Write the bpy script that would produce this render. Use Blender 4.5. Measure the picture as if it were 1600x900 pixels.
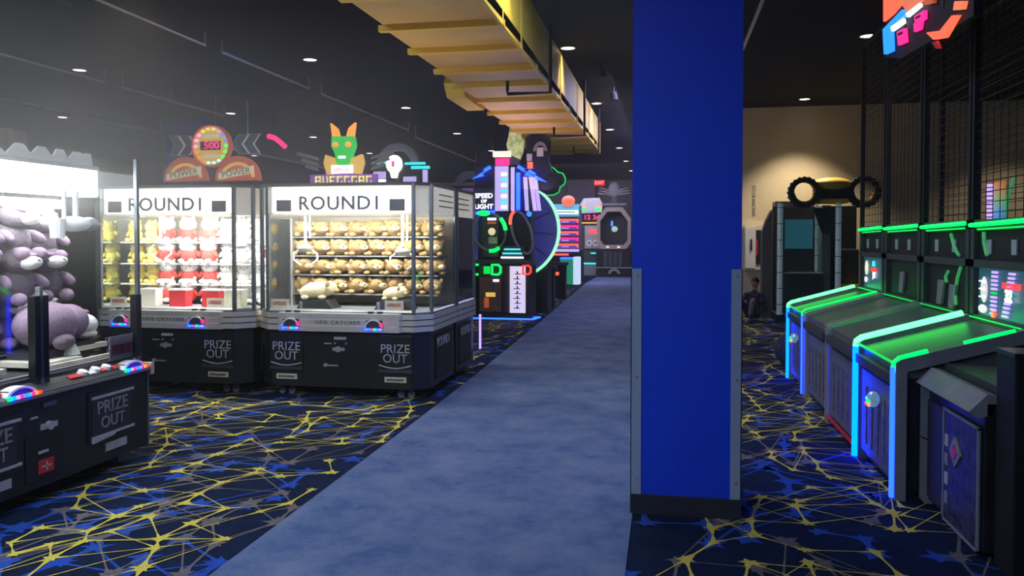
import bpy, bmesh, math, random
from mathutils import Vector, Matrix
for o in list(bpy.data.objects): bpy.data.objects.remove(o, do_unlink=True)
S = bpy.context.scene
C = S.collection
PI = math.pi
rnd = random.Random(7)
R_ = math.radians

# ------------------------------------------------------------------ camera
F_PX = 1250.0
YAW = math.atan(240 / F_PX)
PITCH = R_(1.5)
V0 = 372 + F_PX * math.tan(PITCH)
cd = bpy.data.cameras.new('camera'); cam = bpy.data.objects.new('camera', cd); C.objects.link(cam)
cd.sensor_width = 36; cd.lens = F_PX / 1600 * 36
cd.shift_y = -(450 - V0) / 1600
cd.clip_end = 200
cam.location = (0, 0, 1.5)
cam.rotation_euler = (PI / 2 - PITCH, 0, YAW)
S.camera = cam

# ------------------------------------------------------------------ world, exposure
w = bpy.data.worlds.new('world'); S.world = w; w.use_nodes = True
w.node_tree.nodes['Background'].inputs[0].default_value = (0.02, 0.025, 0.05, 1)
w.node_tree.nodes['Background'].inputs[1].default_value = 0.3
S.view_settings.view_transform = 'Standard'
S.view_settings.look = 'None'
S.view_settings.gamma = 1
S.view_settings.use_curve_mapping = False
S.view_settings.exposure = 0.0
S.cycles.volume_bounces = 0
S.cycles.volume_step_rate = 5
S.cycles.volume_max_steps = 48

def area(name, loc, rot, sx, sy, power, col):
    l = bpy.data.lights.new(name, 'AREA'); l.shape = 'RECTANGLE'; l.size = sx; l.size_y = sy
    l.energy = power; l.color = col
    o = bpy.data.objects.new(name, l); C.objects.link(o); o.location = loc; o.rotation_euler = rot
    return o
# added fill lights without fixtures, over the walkway and behind the viewer
area('added_ceiling_fill', (-2.6, -1.2, 4.0), (R_(25), R_(-8), 0), 2.6, 1.5, 150, (0.42, 0.58, 1.0))
area('added_ceiling_fill', (-0.5, 6.0, 4.05), (0, 0, 0), 0.9, 3.0, 70, (0.62, 0.74, 1.0))
area('added_ceiling_fill', (-0.7, 17.0, 4.05), (0, R_(25), 0), 1.0, 8.0, 170, (0.6, 0.58, 1.0))
area('added_ceiling_fill', (-3.4, 1.6, 4.05), (R_(30), R_(10), 0), 2.6, 1.2, 190, (0.88, 0.94, 1.0))
area('added_ceiling_fill', (-4.0, 28.0, 4.05), (R_(20), 0, 0), 6.0, 3.0, 520, (0.75, 0.7, 1.0))
area('added_duct_fill', (-2.6, 7.6, 2.1), (0, PI + R_(-8), 0), 0.7, 1.6, 10, (1.0, 0.85, 0.7))  # added upward fill with no lamp body, brightens the duct underside
area('added_duct_fill', (-2.4, 13.0, 2.4), (0, PI, 0), 0.6, 4.0, 20, (1.0, 0.72, 0.85))
area('added_duct_fill', (-2.3, 3.5, 2.3), (0, PI, 0), 0.6, 3.0, 0.8, (1.0, 0.85, 0.65))

# ------------------------------------------------------------------ materials
def mat(name, col=(0.5, 0.5, 0.5), rough=0.5, metal=0.0, emit=None, es=0.0, var=0.12, scale=12.0, bump=0.0, alpha=None, spec=0.5):
    m = bpy.data.materials.new(name); m.use_nodes = True
    nt = m.node_tree; b = nt.nodes['Principled BSDF']
    b.inputs['Roughness'].default_value = rough
    b.inputs['Metallic'].default_value = metal
    b.inputs['Specular IOR Level'].default_value = spec
    tc = nt.nodes.new('ShaderNodeTexCoord'); n = nt.nodes.new('ShaderNodeTexNoise')
    n.inputs['Scale'].default_value = scale; n.inputs['Detail'].default_value = 3
    nt.links.new(tc.outputs['Object'], n.inputs['Vector'])
    r = nt.nodes.new('ShaderNodeValToRGB')
    r.color_ramp.elements[0].position = 0.3; r.color_ramp.elements[1].position = 0.7
    r.color_ramp.elements[0].color = tuple(c * (1 - var) for c in col) + (1,)
    r.color_ramp.elements[1].color = tuple(min(1, c * (1 + var)) for c in col) + (1,)
    nt.links.new(n.outputs['Fac'], r.inputs['Fac'])
    nt.links.new(r.outputs['Color'], b.inputs['Base Color'])
    if emit:
        b.inputs['Emission Color'].default_value = tuple(emit) + (1,)
        b.inputs['Emission Strength'].default_value = es
    if bump:
        bp = nt.nodes.new('ShaderNodeBump'); bp.inputs['Strength'].default_value = bump
        bp.inputs['Distance'].default_value = 0.01
        nt.links.new(n.outputs['Fac'], bp.inputs['Height']); nt.links.new(bp.outputs['Normal'], b.inputs['Normal'])
    return m

def glow(name, col, s):
    return mat(name, tuple(c * 0.3 for c in col), 0.4, 0, col, s, var=0.02)

def glass_mat(name, tint=(0.93, 0.97, 0.96), refl=0.10):
    m = bpy.data.materials.new(name); m.use_nodes = True
    nt = m.node_tree; nt.nodes.remove(nt.nodes['Principled BSDF'])
    t = nt.nodes.new('ShaderNodeBsdfTransparent'); t.inputs[0].default_value = tint + (1,)
    g = nt.nodes.new('ShaderNodeBsdfGlossy'); g.inputs['Roughness'].default_value = 0.04
    g.inputs['Color'].default_value = (0.9, 0.95, 1, 1)
    fr = nt.nodes.new('ShaderNodeFresnel'); fr.inputs[0].default_value = 1.35
    ns = nt.nodes.new('ShaderNodeTexNoise'); ns.inputs['Scale'].default_value = 3
    mx = nt.nodes.new('ShaderNodeMixShader')
    nt.links.new(fr.outputs[0], mx.inputs[0]); nt.links.new(t.outputs[0], mx.inputs[1]); nt.links.new(g.outputs[0], mx.inputs[2])
    nt.links.new(mx.outputs[0], nt.nodes['Material Output'].inputs[0])
    return m

M = {}
M['black'] = mat('black_laminate', (0.012, 0.014, 0.016), 0.35, var=0.2, scale=5)
M['nearblack'] = mat('matte_black', (0.006, 0.006, 0.008), 0.6)
M['void'] = mat('ceiling_black', (0.008, 0.008, 0.009), 0.95, var=0.3, scale=1.5)
M['dark'] = mat('dark_grey_plastic', (0.04, 0.042, 0.048), 0.5)
M['grey'] = mat('grey_plastic', (0.22, 0.23, 0.25), 0.5)
M['silver'] = mat('brushed_silver', (0.55, 0.55, 0.56), 0.35, 0.6)
M['band'] = mat('champagne_trim', (0.62, 0.59, 0.54), 0.4, 0.3, var=0.05)
M['alu'] = mat('aluminium_post', (0.22, 0.25, 0.27), 0.35, 0.7)
M['white'] = mat('white_plastic', (0.8, 0.8, 0.78), 0.45, var=0.05)
M['cream'] = mat('cream_panel', (0.72, 0.68, 0.58), 0.6, var=0.06)
M['text'] = mat('pale_print', (0.42, 0.44, 0.47), 0.6, var=0.1)
M['printdim'] = mat('mauve_print', (0.26, 0.22, 0.28), 0.6, var=0.1)
M['glass'] = glass_mat('clear_glass')
M['acryl'] = glass_mat('tinted_glass', (0.7, 0.85, 0.85))
M['header'] = mat('backlit_beige_header', (0.6, 0.56, 0.47), 0.6, 0, (1.0, 0.93, 0.78), 0.30, var=0.15, scale=3)
M['lit'] = mat('lit_header_panel', (0.9, 0.9, 0.88), 0.5, 0, (1.0, 0.99, 0.94), 5.5, var=0.02)
M['lit2'] = mat('bright_light_bar', (0.9, 0.9, 0.88), 0.5, 0, (1.0, 1.0, 1.0), 11, var=0.02)
M['bluepaint'] = mat('royal_blue_paint', (0.0, 0.05, 0.72), 0.55, var=0.04, scale=4)
M['guard'] = mat('blue_grey_corner_guard', (0.36, 0.44, 0.60), 0.4, 0.2, var=0.05)
M['bluebase'] = mat('dark_rubber_base', (0.02, 0.022, 0.035), 0.6)
M['wall'] = mat('beige_wall_paint', (0.62, 0.54, 0.38), 0.85, var=0.03, scale=3)
M['wallfar'] = mat('grey_wall_paint', (0.36, 0.33, 0.38), 0.85, var=0.04, scale=2)
M['yel'] = mat('yellow_duct_paint', (0.85, 0.56, 0.06), 0.55, var=0.08, scale=3)
M['yelpan'] = mat('tan_yellow_panel', (0.74, 0.46, 0.14), 0.6, var=0.10, scale=1.5)
M['plush_tan'] = mat('tan_plush', (0.55, 0.36, 0.16), 0.95, var=0.18, scale=60, bump=0.6)
M['plush_cream'] = mat('cream_plush', (0.85, 0.72, 0.45), 0.95, var=0.1, scale=60, bump=0.6)
M['plush_dark'] = mat('dark_brown_felt', (0.09, 0.05, 0.03), 0.9, bump=0.3)
M['plush_yel'] = mat('yellow_plush', (0.85, 0.70, 0.16), 0.95, var=0.1, scale=60, bump=0.5)
M['plush_red'] = mat('red_plush', (0.75, 0.06, 0.05), 0.95, var=0.1, scale=60, bump=0.5)
M['plush_white'] = mat('white_plush', (0.85, 0.84, 0.82), 0.95, var=0.05, scale=60, bump=0.5)
M['plush_mauve'] = mat('mauve_grey_plush', (0.19, 0.15, 0.19), 0.95, var=0.12, scale=40, bump=0.5)
M['plush_lilac'] = mat('lilac_plush', (0.30, 0.21, 0.30), 0.95, var=0.1, scale=40, bump=0.5)
M['red'] = mat('red_plastic', (0.6, 0.03, 0.04), 0.4)
M['label'] = mat('cream_label', (0.62, 0.60, 0.45), 0.6, var=0.15, scale=60)
M['skin'] = mat('skin', (0.42, 0.2, 0.14), 0.6, var=0.05)
M['cloth'] = mat('dark_cloth', (0.02, 0.025, 0.05), 0.9, bump=0.3)
M['cloth2'] = mat('grey_cloth', (0.12, 0.13, 0.17), 0.9, bump=0.3)
M['wire'] = mat('black_wire', (0.02, 0.018, 0.016), 0.5, 0.4)
M['chev'] = mat('slate_blue_panel', (0.10, 0.12, 0.22), 0.5)
M['ring'] = mat('lilac_grey_plastic', (0.30, 0.27, 0.34), 0.5)
M['beige'] = mat('beige_shell', (0.34, 0.28, 0.22), 0.4)
M['orange'] = mat('orange_red_disc', (0.75, 0.13, 0.05), 0.5, 0, (1, 0.2, 0.08), 0.28)
M['g_green'] = glow('green_led', (0.0, 1.0, 0.08), 3.0)
M['g_greenhi'] = glow('bright_green_led', (0.04, 1.0, 0.10), 9.0)
M['g_greenlo'] = glow('dim_green_led', (0.0, 1.0, 0.12), 0.7)
M['g_cyan'] = glow('cyan_led', (0.0, 0.018, 1.0), 36.0)
M['g_cyanlo'] = glow('teal_led', (0.05, 0.8, 0.85), 1.2)
M['g_blue'] = glow('blue_led', (0.02, 0.12, 1.0), 3.2)
M['g_bluemid'] = glow('azure_led', (0.004, 0.024, 1.0), 13.0)
M['g_purple'] = glow('violet_led', (0.45, 0.3, 1.0), 1.6)
M['g_pink'] = glow('pink_led', (1.0, 0.02, 0.22), 1.6)
M['g_red'] = glow('red_led', (1.0, 0.04, 0.03), 1.8)
M['g_redor'] = glow('red_orange_led', (1.0, 0.10, 0.05), 1.8)
M['g_orange'] = glow('orange_led', (1.0, 0.35, 0.05), 1.3)
M['g_amber'] = glow('amber_panel', (1.0, 0.62, 0.12), 0.75)
M['g_yellow'] = glow('yellow_led', (1.0, 0.8, 0.15), 1.4)
M['g_white'] = glow('white_led', (0.9, 0.92, 1.0), 2.4)
M['g_lav'] = glow('lavender_panel', (0.6, 0.5, 1.0), 0.9)
M['g_lamp'] = glow('warm_lamp_lens', (1.0, 0.85, 0.65), 7.0)
M['g_screen'] = glow('dim_screen', (0.05, 0.25, 0.35), 0.25)
M['g_violetscreen'] = glow('violet_screen', (0.25, 0.12, 0.8), 0.35)
M['g_dragon'] = glow('green_sign_face', (0.02, 0.62, 0.08), 1.0)
M['bluedisc'] = mat('deep_blue_disc', (0.03, 0.03, 0.12), 0.4, 0, (0.05, 0.05, 0.35), 0.35, var=0.6, scale=2)

def carpet_mat(name, c1, c2, sc):
    m = mat(name, c1, 0.97, var=0.0, spec=0.1)
    nt = m.node_tree; b = nt.nodes['Principled BSDF']
    tc = nt.nodes.new('ShaderNodeTexCoord')
    n1 = nt.nodes.new('ShaderNodeTexNoise'); n1.inputs['Scale'].default_value = sc; n1.inputs['Detail'].default_value = 8; n1.inputs['Roughness'].default_value = 0.75
    n2 = nt.nodes.new('ShaderNodeTexNoise'); n2.inputs['Scale'].default_value = 220; n2.inputs['Detail'].default_value = 2
    mx = nt.nodes.new('ShaderNodeMix'); mx.data_type = 'RGBA'
    mx.inputs['A'].default_value = c1 + (1,); mx.inputs['B'].default_value = c2 + (1,)
    mr = nt.nodes.new('ShaderNodeMapRange'); mr.inputs[1].default_value = 0.35; mr.inputs[2].default_value = 0.65
    ad = nt.nodes.new('ShaderNodeMath'); ad.operation = 'MULTIPLY_ADD'; ad.inputs[1].default_value = 0.35; 
    nt.links.new(tc.outputs['Object'], n1.inputs['Vector']); nt.links.new(tc.outputs['Object'], n2.inputs['Vector'])
    nt.links.new(n2.outputs['Fac'], ad.inputs[0]); nt.links.new(n1.outputs['Fac'], ad.inputs[2])
    sb = nt.nodes.new('ShaderNodeMath'); sb.operation = 'SUBTRACT'; sb.inputs[1].default_value = 0.17
    nt.links.new(ad.outputs[0], sb.inputs[0]); nt.links.new(sb.outputs[0], mr.inputs[0])
    nt.links.new(mr.outputs[0], mx.inputs['Factor']); nt.links.new(mx.outputs['Result'], b.inputs['Base Color'])
    bp = nt.nodes.new('ShaderNodeBump'); bp.inputs['Strength'].default_value = 0.5; bp.inputs['Distance'].default_value = 0.004
    nt.links.new(n2.outputs['Fac'], bp.inputs['Height']); nt.links.new(bp.outputs['Normal'], b.inputs['Normal'])
    return m
M['carpet'] = carpet_mat('navy_carpet', (0.003, 0.008, 0.026), (0.006, 0.016, 0.055), 6)
M['path'] = carpet_mat('blue_grey_carpet', (0.052, 0.098, 0.235), (0.15, 0.19, 0.32), 2.6)
M['c_yel'] = carpet_mat('carpet_yellow', (0.50, 0.42, 0.05), (0.62, 0.54, 0.12), 20)
M['c_blue'] = carpet_mat('carpet_blue', (0.012, 0.05, 0.30), (0.02, 0.08, 0.42), 20)
M['c_grey'] = carpet_mat('carpet_grey', (0.10, 0.09, 0.10), (0.16, 0.14, 0.14), 20)

# ------------------------------------------------------------------ mesh helpers
class MB:
    def __init__(s): s.bm = bmesh.new()
    def _x(s, vs, mtx):
        if mtx is not None: bmesh.ops.transform(s.bm, matrix=mtx, verts=vs)
        return s
    def box(s, x0, x1, y0, y1, z0, z1, bev=0.0, mtx=None):
        b = s.bm
        vs = [b.verts.new((x, y, z)) for x in (x0, x1) for y in (y0, y1) for z in (z0, z1)]
        fs = [b.faces.new([vs[i] for i in f]) for f in ((0, 1, 3, 2), (4, 6, 7, 5), (0, 4, 5, 1), (2, 3, 7, 6), (0, 2, 6, 4), (1, 5, 7, 3))]
        if bev:
            es = list({e for f in fs for e in f.edges})
            r = bmesh.ops.bevel(b, geom=es, offset=bev, segments=2, affect='EDGES', profile=0.7)
            vs = list({v for f in r['faces'] for v in f.verts} | {v for v in vs if v.is_valid})
        return s._x(vs, mtx)
    def cyl(s, p0, p1, r0, r1=None, seg=12):
        if r1 is None: r1 = r0
        p0 = Vector(p0); p1 = Vector(p1); d = p1 - p0
        q = d.to_track_quat('Z', 'Y').to_matrix()
        b = s.bm; A = []; B = []
        for i in range(seg):
            a = 2 * PI * i / seg; v = Vector((math.cos(a), math.sin(a), 0))
            A.append(b.verts.new(p0 + q @ (v * r0))); B.append(b.verts.new(p1 + q @ (v * r1)))
        for i in range(seg):
            j = (i + 1) % seg; b.faces.new((A[i], A[j], B[j], B[i]))
        b.faces.new(A[::-1]); b.faces.new(B)
        return s
    def tube(s, pts, r, seg=8, closed=False):
        pts = [Vector(p) for p in pts]; n = len(pts); b = s.bm; rings = []; up = None
        for i, p in enumerate(pts):
            if closed: t = pts[(i + 1) % n] - pts[i - 1]
            else: t = (pts[min(i + 1, n - 1)] - pts[max(i - 1, 0)])
            t.normalize()
            if up is None:
                up = Vector((0, 0, 1)) if abs(t.z) < 0.9 else Vector((0, 1, 0))
            a = t.cross(up).normalized(); c = a.cross(t).normalized(); up = c
            rings.append([b.verts.new(p + (a * math.cos(2 * PI * k / seg) + c * math.sin(2 * PI * k / seg)) * r) for k in range(seg)])
        m = n if closed else n - 1
        for i in range(m):
            A = rings[i]; B = rings[(i + 1) % n]
            for k in range(seg):
                l = (k + 1) % seg; b.faces.new((A[k], A[l], B[l], B[k]))
        if not closed: b.faces.new(rings[0][::-1]); b.faces.new(rings[-1])
        return s
    def ell(s, c, r, rot=(0, 0, 0), u=14, v=9):
        mt = Matrix.Translation(c) @ Matrix.Rotation(rot[2], 4, 'Z') @ Matrix.Rotation(rot[1], 4, 'Y') @ Matrix.Rotation(rot[0], 4, 'X') @ Matrix.Diagonal((r[0], r[1], r[2], 1))
        bmesh.ops.create_uvsphere(s.bm, u_segments=u, v_segments=v, radius=1, matrix=mt)
        return s
    def prism(s, poly, h0, h1, axis='z', mtx=None):
        b = s.bm
        def P(p, h):
            return {'z': (p[0], p[1], h), 'y': (p[0], h, p[1]), 'x': (h, p[0], p[1])}[axis]
        A = [b.verts.new(P(p, h0)) for p in poly]; B = [b.verts.new(P(p, h1)) for p in poly]
        n = len(poly)
        for i in range(n):
            j = (i + 1) % n; b.faces.new((A[i], A[j], B[j], B[i]))
        b.faces.new(A[::-1]); b.faces.new(B)
        return s._x(A + B, mtx)
    def ringp(s, c, ro, ri, y0, y1, a0=0, a1=2 * PI, seg=28, sx=1.0, sz=1.0):
        # flat annulus (arc) facing -y, centre c=(x,z)
        b = s.bm; full = abs(a1 - a0 - 2 * PI) < 1e-4
        n = seg if full else seg + 1; R = []
        for i in range(n):
            a = a0 + (a1 - a0) * i / seg; ca = math.cos(a) * sx; sa = math.sin(a) * sz
            R.append([b.verts.new((c[0] + ca * r, y, c[1] + sa * r)) for (r, y) in ((ro, y0), (ro, y1), (ri, y1), (ri, y0))])
        for i in range(seg):
            A = R[i]; B = R[(i + 1) % n]
            for k in range(4):
                l = (k + 1) % 4; b.faces.new((A[k], B[k], B[l], A[l]))
        if not full: b.faces.new(R[0]); b.faces.new(R[-1][::-1])
        return s
    def obj(s, name, m, parent=None, smooth=False, **props):
        bmesh.ops.recalc_face_normals(s.bm, faces=s.bm.faces)
        me = bpy.data.meshes.new(name); s.bm.to_mesh(me); s.bm.free()
        me.materials.append(M[m] if isinstance(m, str) else m)
        if smooth:
            for p in me.polygons: p.use_smooth = True
        o = bpy.data.objects.new(name, me); C.objects.link(o)
        if parent: o.parent = parent
        for k, v in props.items(): o[k] = v
        return o

def tag(o, label, cat, group=None):
    o['label'] = label; o['category'] = cat
    if group: o['group'] = group
    return o
def thing(name, label, cat, loc=(0, 0, 0), rotz=0.0, group=None):
    o = bpy.data.objects.new(name, None); C.objects.link(o); o.empty_display_size = 0.1
    o.location = loc; o.rotation_euler = (0, 0, rotz)
    return tag(o, label, cat, group)
def struct(o): o['kind'] = 'structure'; return o
def dup(root, loc, rotz, label, group=None, scale=None):
    r = root.copy(); C.objects.link(r); r.location = loc; r.rotation_euler = (0, 0, rotz); r['label'] = label
    if group: r['group'] = group
    if scale: r.scale = scale
    for ch in list(root.children):
        c = ch.copy(); C.objects.link(c); c.parent = r
        for g in list(ch.children):
            d = g.copy(); C.objects.link(d); d.parent = c
    return r
def bx(name, m, parent, x0, x1, y0, y1, z0, z1, bev=0.0, **p):
    return MB().box(x0, x1, y0, y1, z0, z1, bev).obj(name, m, parent, **p)

def text(name, s, m, parent, loc, size, rot=(PI / 2, 0, 0), ext=0.002, sx=1.0, space=1.0, bold=0.0, **props):
    cu = bpy.data.curves.new(name, 'FONT'); cu.body = s; cu.size = size; cu.extrude = ext
    cu.align_x = 'CENTER'; cu.align_y = 'CENTER'; cu.space_character = space; cu.offset = bold; cu.resolution_u = 3
    t = bpy.data.objects.new(name, cu); C.objects.link(t)
    dg = bpy.context.evaluated_depsgraph_get()
    me = bpy.data.meshes.new_from_object(t.evaluated_get(dg))
    bpy.data.objects.remove(t, do_unlink=True); bpy.data.curves.remove(cu)
    me.name = name; me.materials.clear(); me.materials.append(M[m] if isinstance(m, str) else m)
    me.transform(Matrix.Diagonal((sx, 1, 1, 1)))
    e = Matrix.Rotation(rot[2], 4, 'Z') @ Matrix.Rotation(rot[1], 4, 'Y') @ Matrix.Rotation(rot[0], 4, 'X')
    me.transform(Matrix.Translation(loc) @ e)
    o = bpy.data.objects.new(name, me); C.objects.link(o)
    if parent: o.parent = parent
    for k, v in props.items(): o[k] = v
    return o
def glyphs(name, n, m, parent, cx, y, z, wd, hh, seed=1):
    r = random.Random(seed); b = MB(); cw = wd / n; th = hh * 0.16
    for i in range(n):
        x0 = cx - wd / 2 + i * cw + cw * 0.1; x1 = x0 + cw * 0.78; k = r.randrange(4)
        b.box(x0, x0 + th, y - 0.004, y, z - hh / 2, z + hh / 2)
        if k != 1: b.box(x0, x1, y - 0.004, y - 0.0001, z + hh / 2 - th, z + hh / 2)
        if k != 2: b.box(x0, x1, y - 0.004, y - 0.0002, z - hh / 2, z - hh / 2 + th)
        if k > 1: b.box(x0, x1 - th, y - 0.004, y - 0.0003, z - th / 2, z + th / 2)
        if k != 3: b.box(x1 - th, x1, y - 0.004, y - 0.0004, z - hh / 2, z + (hh / 2 if k else 0))
    o = b.obj(name, m, parent); o['kind'] = 'stuff'; return o
ORD = ['first', 'second', 'third', 'fourth', 'fifth', 'sixth', 'seventh', 'eighth', 'ninth', 'tenth']

# ================================================================== SETTING
CEIL = 4.12
fl = struct(MB().box(-17, 8, -3, 37.5, -0.1, 0).obj('floor', 'carpet'))
struct(MB().box(-17, 8, -3, 37.5, CEIL, CEIL + 0.1).obj('ceiling', 'void'))
struct(MB().box(-17.1, 8.1, 36.6, 36.8, 0, CEIL).obj('wall_back', 'wallfar'))
struct(MB().box(-17.2, -17, -3, 37, 0, CEIL).obj('wall_left', 'void'))
struct(MB().box(8, 8.2, -3, 37, 0, CEIL).obj('wall_right', 'void'))
struct(MB().box(-17, 8, -3.2, -3, 0, CEIL).obj('wall_front', 'void'))
struct(MB().box(0.9, 8, 16.8, 17.0, 0, CEIL).obj('wall_far_right', 'wall'))
struct(MB().box(-4.35, -3.1, 35.9, 36.6, 0, CEIL).obj('trim_1', 'wallfar'))
# walkway: thin smooth carpet laid on the floor
pw = MB()
pth = [(-1.98, -1.0), (-1.98, 3.2), (-2.0, 6.3), (-2.04, 8.6), (-2.18, 13.5), (-2.6, 26.7), (-2.6, 32), (1.2, 32), (0.3, 20), (-0.17, 8.0), (-0.17, -1.0)]
pw.prism(pth, 0.0, 0.006)
struct(pw.obj('trim_2', 'path'))['label'] = 'plain blue-grey carpet walkway'

# carpet pattern: star-shaped knots linked by tapering threads, woven flat into the floor
def in_path(x, y):
    xl = -2.0 - max(0, (y - 6.3)) * 0.03
    xr = -0.17 + max(0, y - 8) * 0.045
    return xl < x < xr
def pattern(seed, dx, dy, knot, wmid, wthin, fans, m, z, keep, x0=-9.5, x1=3.4, y0=1.4, y1=24):
    r = random.Random(seed); pts = {}
    nx = int((x1 - x0) / dx); ny = int((y1 - y0) / dy)
    for i in range(nx):
        ph = r.uniform(0, 6.28); off = 0.0
        for j in range(ny):
            y = y0 + j * dy
            off = 0.10 * math.sin(y * 2.6 + ph) + 0.05 * math.sin(y * 6.1 + ph * 2)
            if r.random() < keep: pts[i, j] = (x0 + i * dx + off + r.uniform(-0.05, 0.05), y + r.uniform(-0.3, 0.3) * dy)
    bm = bmesh.new()
    def strip(p, q, w0, w1, wm):
        if in_path(*p) or in_path(*q) or in_path((p[0] + q[0]) / 2, (p[1] + q[1]) / 2): return
        d = math.hypot(q[0] - p[0], q[1] - p[1]); zz = z + r.uniform(0, 0.0007)
        nxx, nyy = -(q[1] - p[1]) / d, (q[0] - p[0]) / d; A = []
        for t, ww in ((0, w0), (min(0.3, 0.035 / d), w0 * 0.62), (min(0.42, 0.085 / d), max(wm, w0 * 0.22)), (max(0.58, 1 - 0.085 / d), max(wm, w1 * 0.22)), (max(0.7, 1 - 0.035 / d), w1 * 0.62), (1, w1)):
            cx, cy = p[0] + (q[0] - p[0]) * t, p[1] + (q[1] - p[1]) * t
            A.append((bm.verts.new((cx + nxx * ww / 2, cy + nyy * ww / 2, zz)), bm.verts.new((cx - nxx * ww / 2, cy - nyy * ww / 2, zz))))
        for k in range(5): bm.faces.new((A[k][0], A[k + 1][0], A[k + 1][1], A[k][1]))
    for (i, j), p in pts.items():
        kw = knot * r.uniform(0.7, 1.25)
        q = pts.get((i, j + 1))
        if q and r.random() < 0.75: strip(p, q, kw * 0.8, knot * 0.7, wmid)
        for f in range(fans):
            q = pts.get((i + 1 if r.random() < 0.93 else i + 2, j + r.randint(-1, 2)))
            if q: strip(p, q, kw * 0.55, knot * 0.4, wthin)
        if not in_path(*p):
            zz = z + 0.0008; n = 10; c = bm.verts.new((p[0], p[1], zz)); ring = []
            for k in range(n):
                a = 2 * PI * k / n + r.uniform(-.15, .15); rr = kw * (0.78 if k % 2 else 0.36) * r.uniform(0.8, 1.2)
                ring.append(bm.verts.new((p[0] + rr * math.cos(a), p[1] + rr * math.sin(a) * 0.9, zz)))
            for k in range(n): bm.faces.new((c, ring[k], ring[(k + 1) % n]))
    for f in bm.faces:
        f.normal_update()
        if f.normal.z < 0: f.normal_flip()
    me = bpy.data.meshes.new('carpet_pattern'); bm.to_mesh(me); bm.free(); me.materials.append(M[m])
    o = bpy.data.objects.new('carpet_pattern', me); C.objects.link(o); o.parent = fl; o['kind'] = 'stuff'
    return o
pattern(3, 0.27, 0.22, 0.115, 0.03, 0.014, 2, 'c_blue', 0.0012, 0.6)
pattern(9, 0.34, 0.30, 0.090, 0.012, 0.007, 2, 'c_grey', 0.0024, 0.7)
pattern(5, 0.31, 0.20, 0.060, 0.012, 0.0055, 2, 'c_yel', 0.0036, 0.82)

# ------------------------------------------------------------------ blue column
def column(x0, x1, y0, y1, label, guards=True):
    t = thing('column', label, 'column', ((x0 + x1) / 2, y0, 0))
    hx = (x1 - x0) / 2; d = y1 - y0
    bx('shaft', 'bluepaint', t, -hx, hx, 0, d, 0.1, CEIL - 0.01)
    bx('base', 'bluebase', t, -hx - 0.006, hx + 0.006, -0.008, d + 0.008, 0, 0.11, 0.004)
    if guards:
        for sx in (-1, 1):
            for k, (ya, yb) in enumerate(((-0.004, 0.055), (d - 0.055, d + 0.004))):
                g = MB(); a, b_ = sorted((sx * (hx + 0.005), sx * (hx - 0.052)))
                yy = (ya, ya + 0.005) if k == 0 else (yb - 0.005, yb)
                g.box(a, b_, yy[0], yy[1], 0.11, 1.335)
                a, b_ = sorted((sx * (hx + 0.005), sx * hx)); g.box(a, b_, ya, yb, 0.11, 1.335)
                go = g.obj('corner_guard', 'guard', t)
                if k == 0:
                    sc = MB()
                    for zz in (0.2, 0.75, 1.3): sc.cyl((sx * (hx - 0.026), -0.004, zz), (sx * (hx - 0.026), -0.008, zz), 0.006, seg=8)
                    sc.obj('screw', 'silver', go)
    return t
column(-0.178, 0.395, 4.37, 4.95, 'bright blue square column with pale corner guards and dark base in foreground')
column(-10.9, -10.0, 16.0, 16.9, 'far blue column rising behind the claw machines near the round red-digit sign', False)

# ------------------------------------------------------------------ downlights
def make_downlight():
    t = thing('downlight', 'x', 'lamp', (0, 0, 0), group='ceiling downlights')
    MB().ringp((0, 0), 0.125, 0.095, -0.02, 0.0).obj('trim_ring', 'dark', t).rotation_euler = (PI / 2, 0, 0)
    MB().cyl((0, 0, 0.0), (0, 0, -0.012), 0.1, seg=20).obj('lens', 'g_lamp', t)
    return t
DL = None
rows = [(-8.95, 'left row over claw machines', (7, 11, 15.4, 19.4, 23.4)), (-12.8, 'outermost left row', (11, 15.2, 19.4, 23.4)),
        (-5.12, 'row just left of yellow duct', (7, 11, 15.4, 19.4, 23.4, 27.4, 31.4)),
        (-1.33, 'row between yellow duct and blue column', (7, 11, 15.6, 19.4, 23.4, 27.4, 31.4)),
        (2.55, 'right row over toss games', (7, 11.07, 15.85)), (6.35, 'outermost right row beyond the cages', (11.07, 15.6))]
for X, rn, ys in rows:
    for i, y in enumerate(ys):
        if DL is None: DL = make_downlight(); o = DL; o['label'] = 'round ceiling downlight, nearest in ' + rn; o.location = (X, y, CEIL)
        else: o = dup(DL, (X, y, CEIL), 0, 'round ceiling downlight, %s from camera in %s' % (ORD[i], rn))
        sp = bpy.data.lights.new('downlight_beam', 'SPOT'); sp.energy = 400 if X == 2.55 else 70 if X > 2 else 55; sp.spot_size = R_(98 if X > 2 else 95); sp.spot_blend = 0.6
        sp.color = (1, 0.82, 0.58); sp.shadow_soft_size = 0.09
        if X > 2 and y < 12: sp.energy = 4
        so = bpy.data.objects.new('downlight_beam', sp); C.objects.link(so); so.parent = o; so.location = (0, 0, -0.03)

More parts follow.
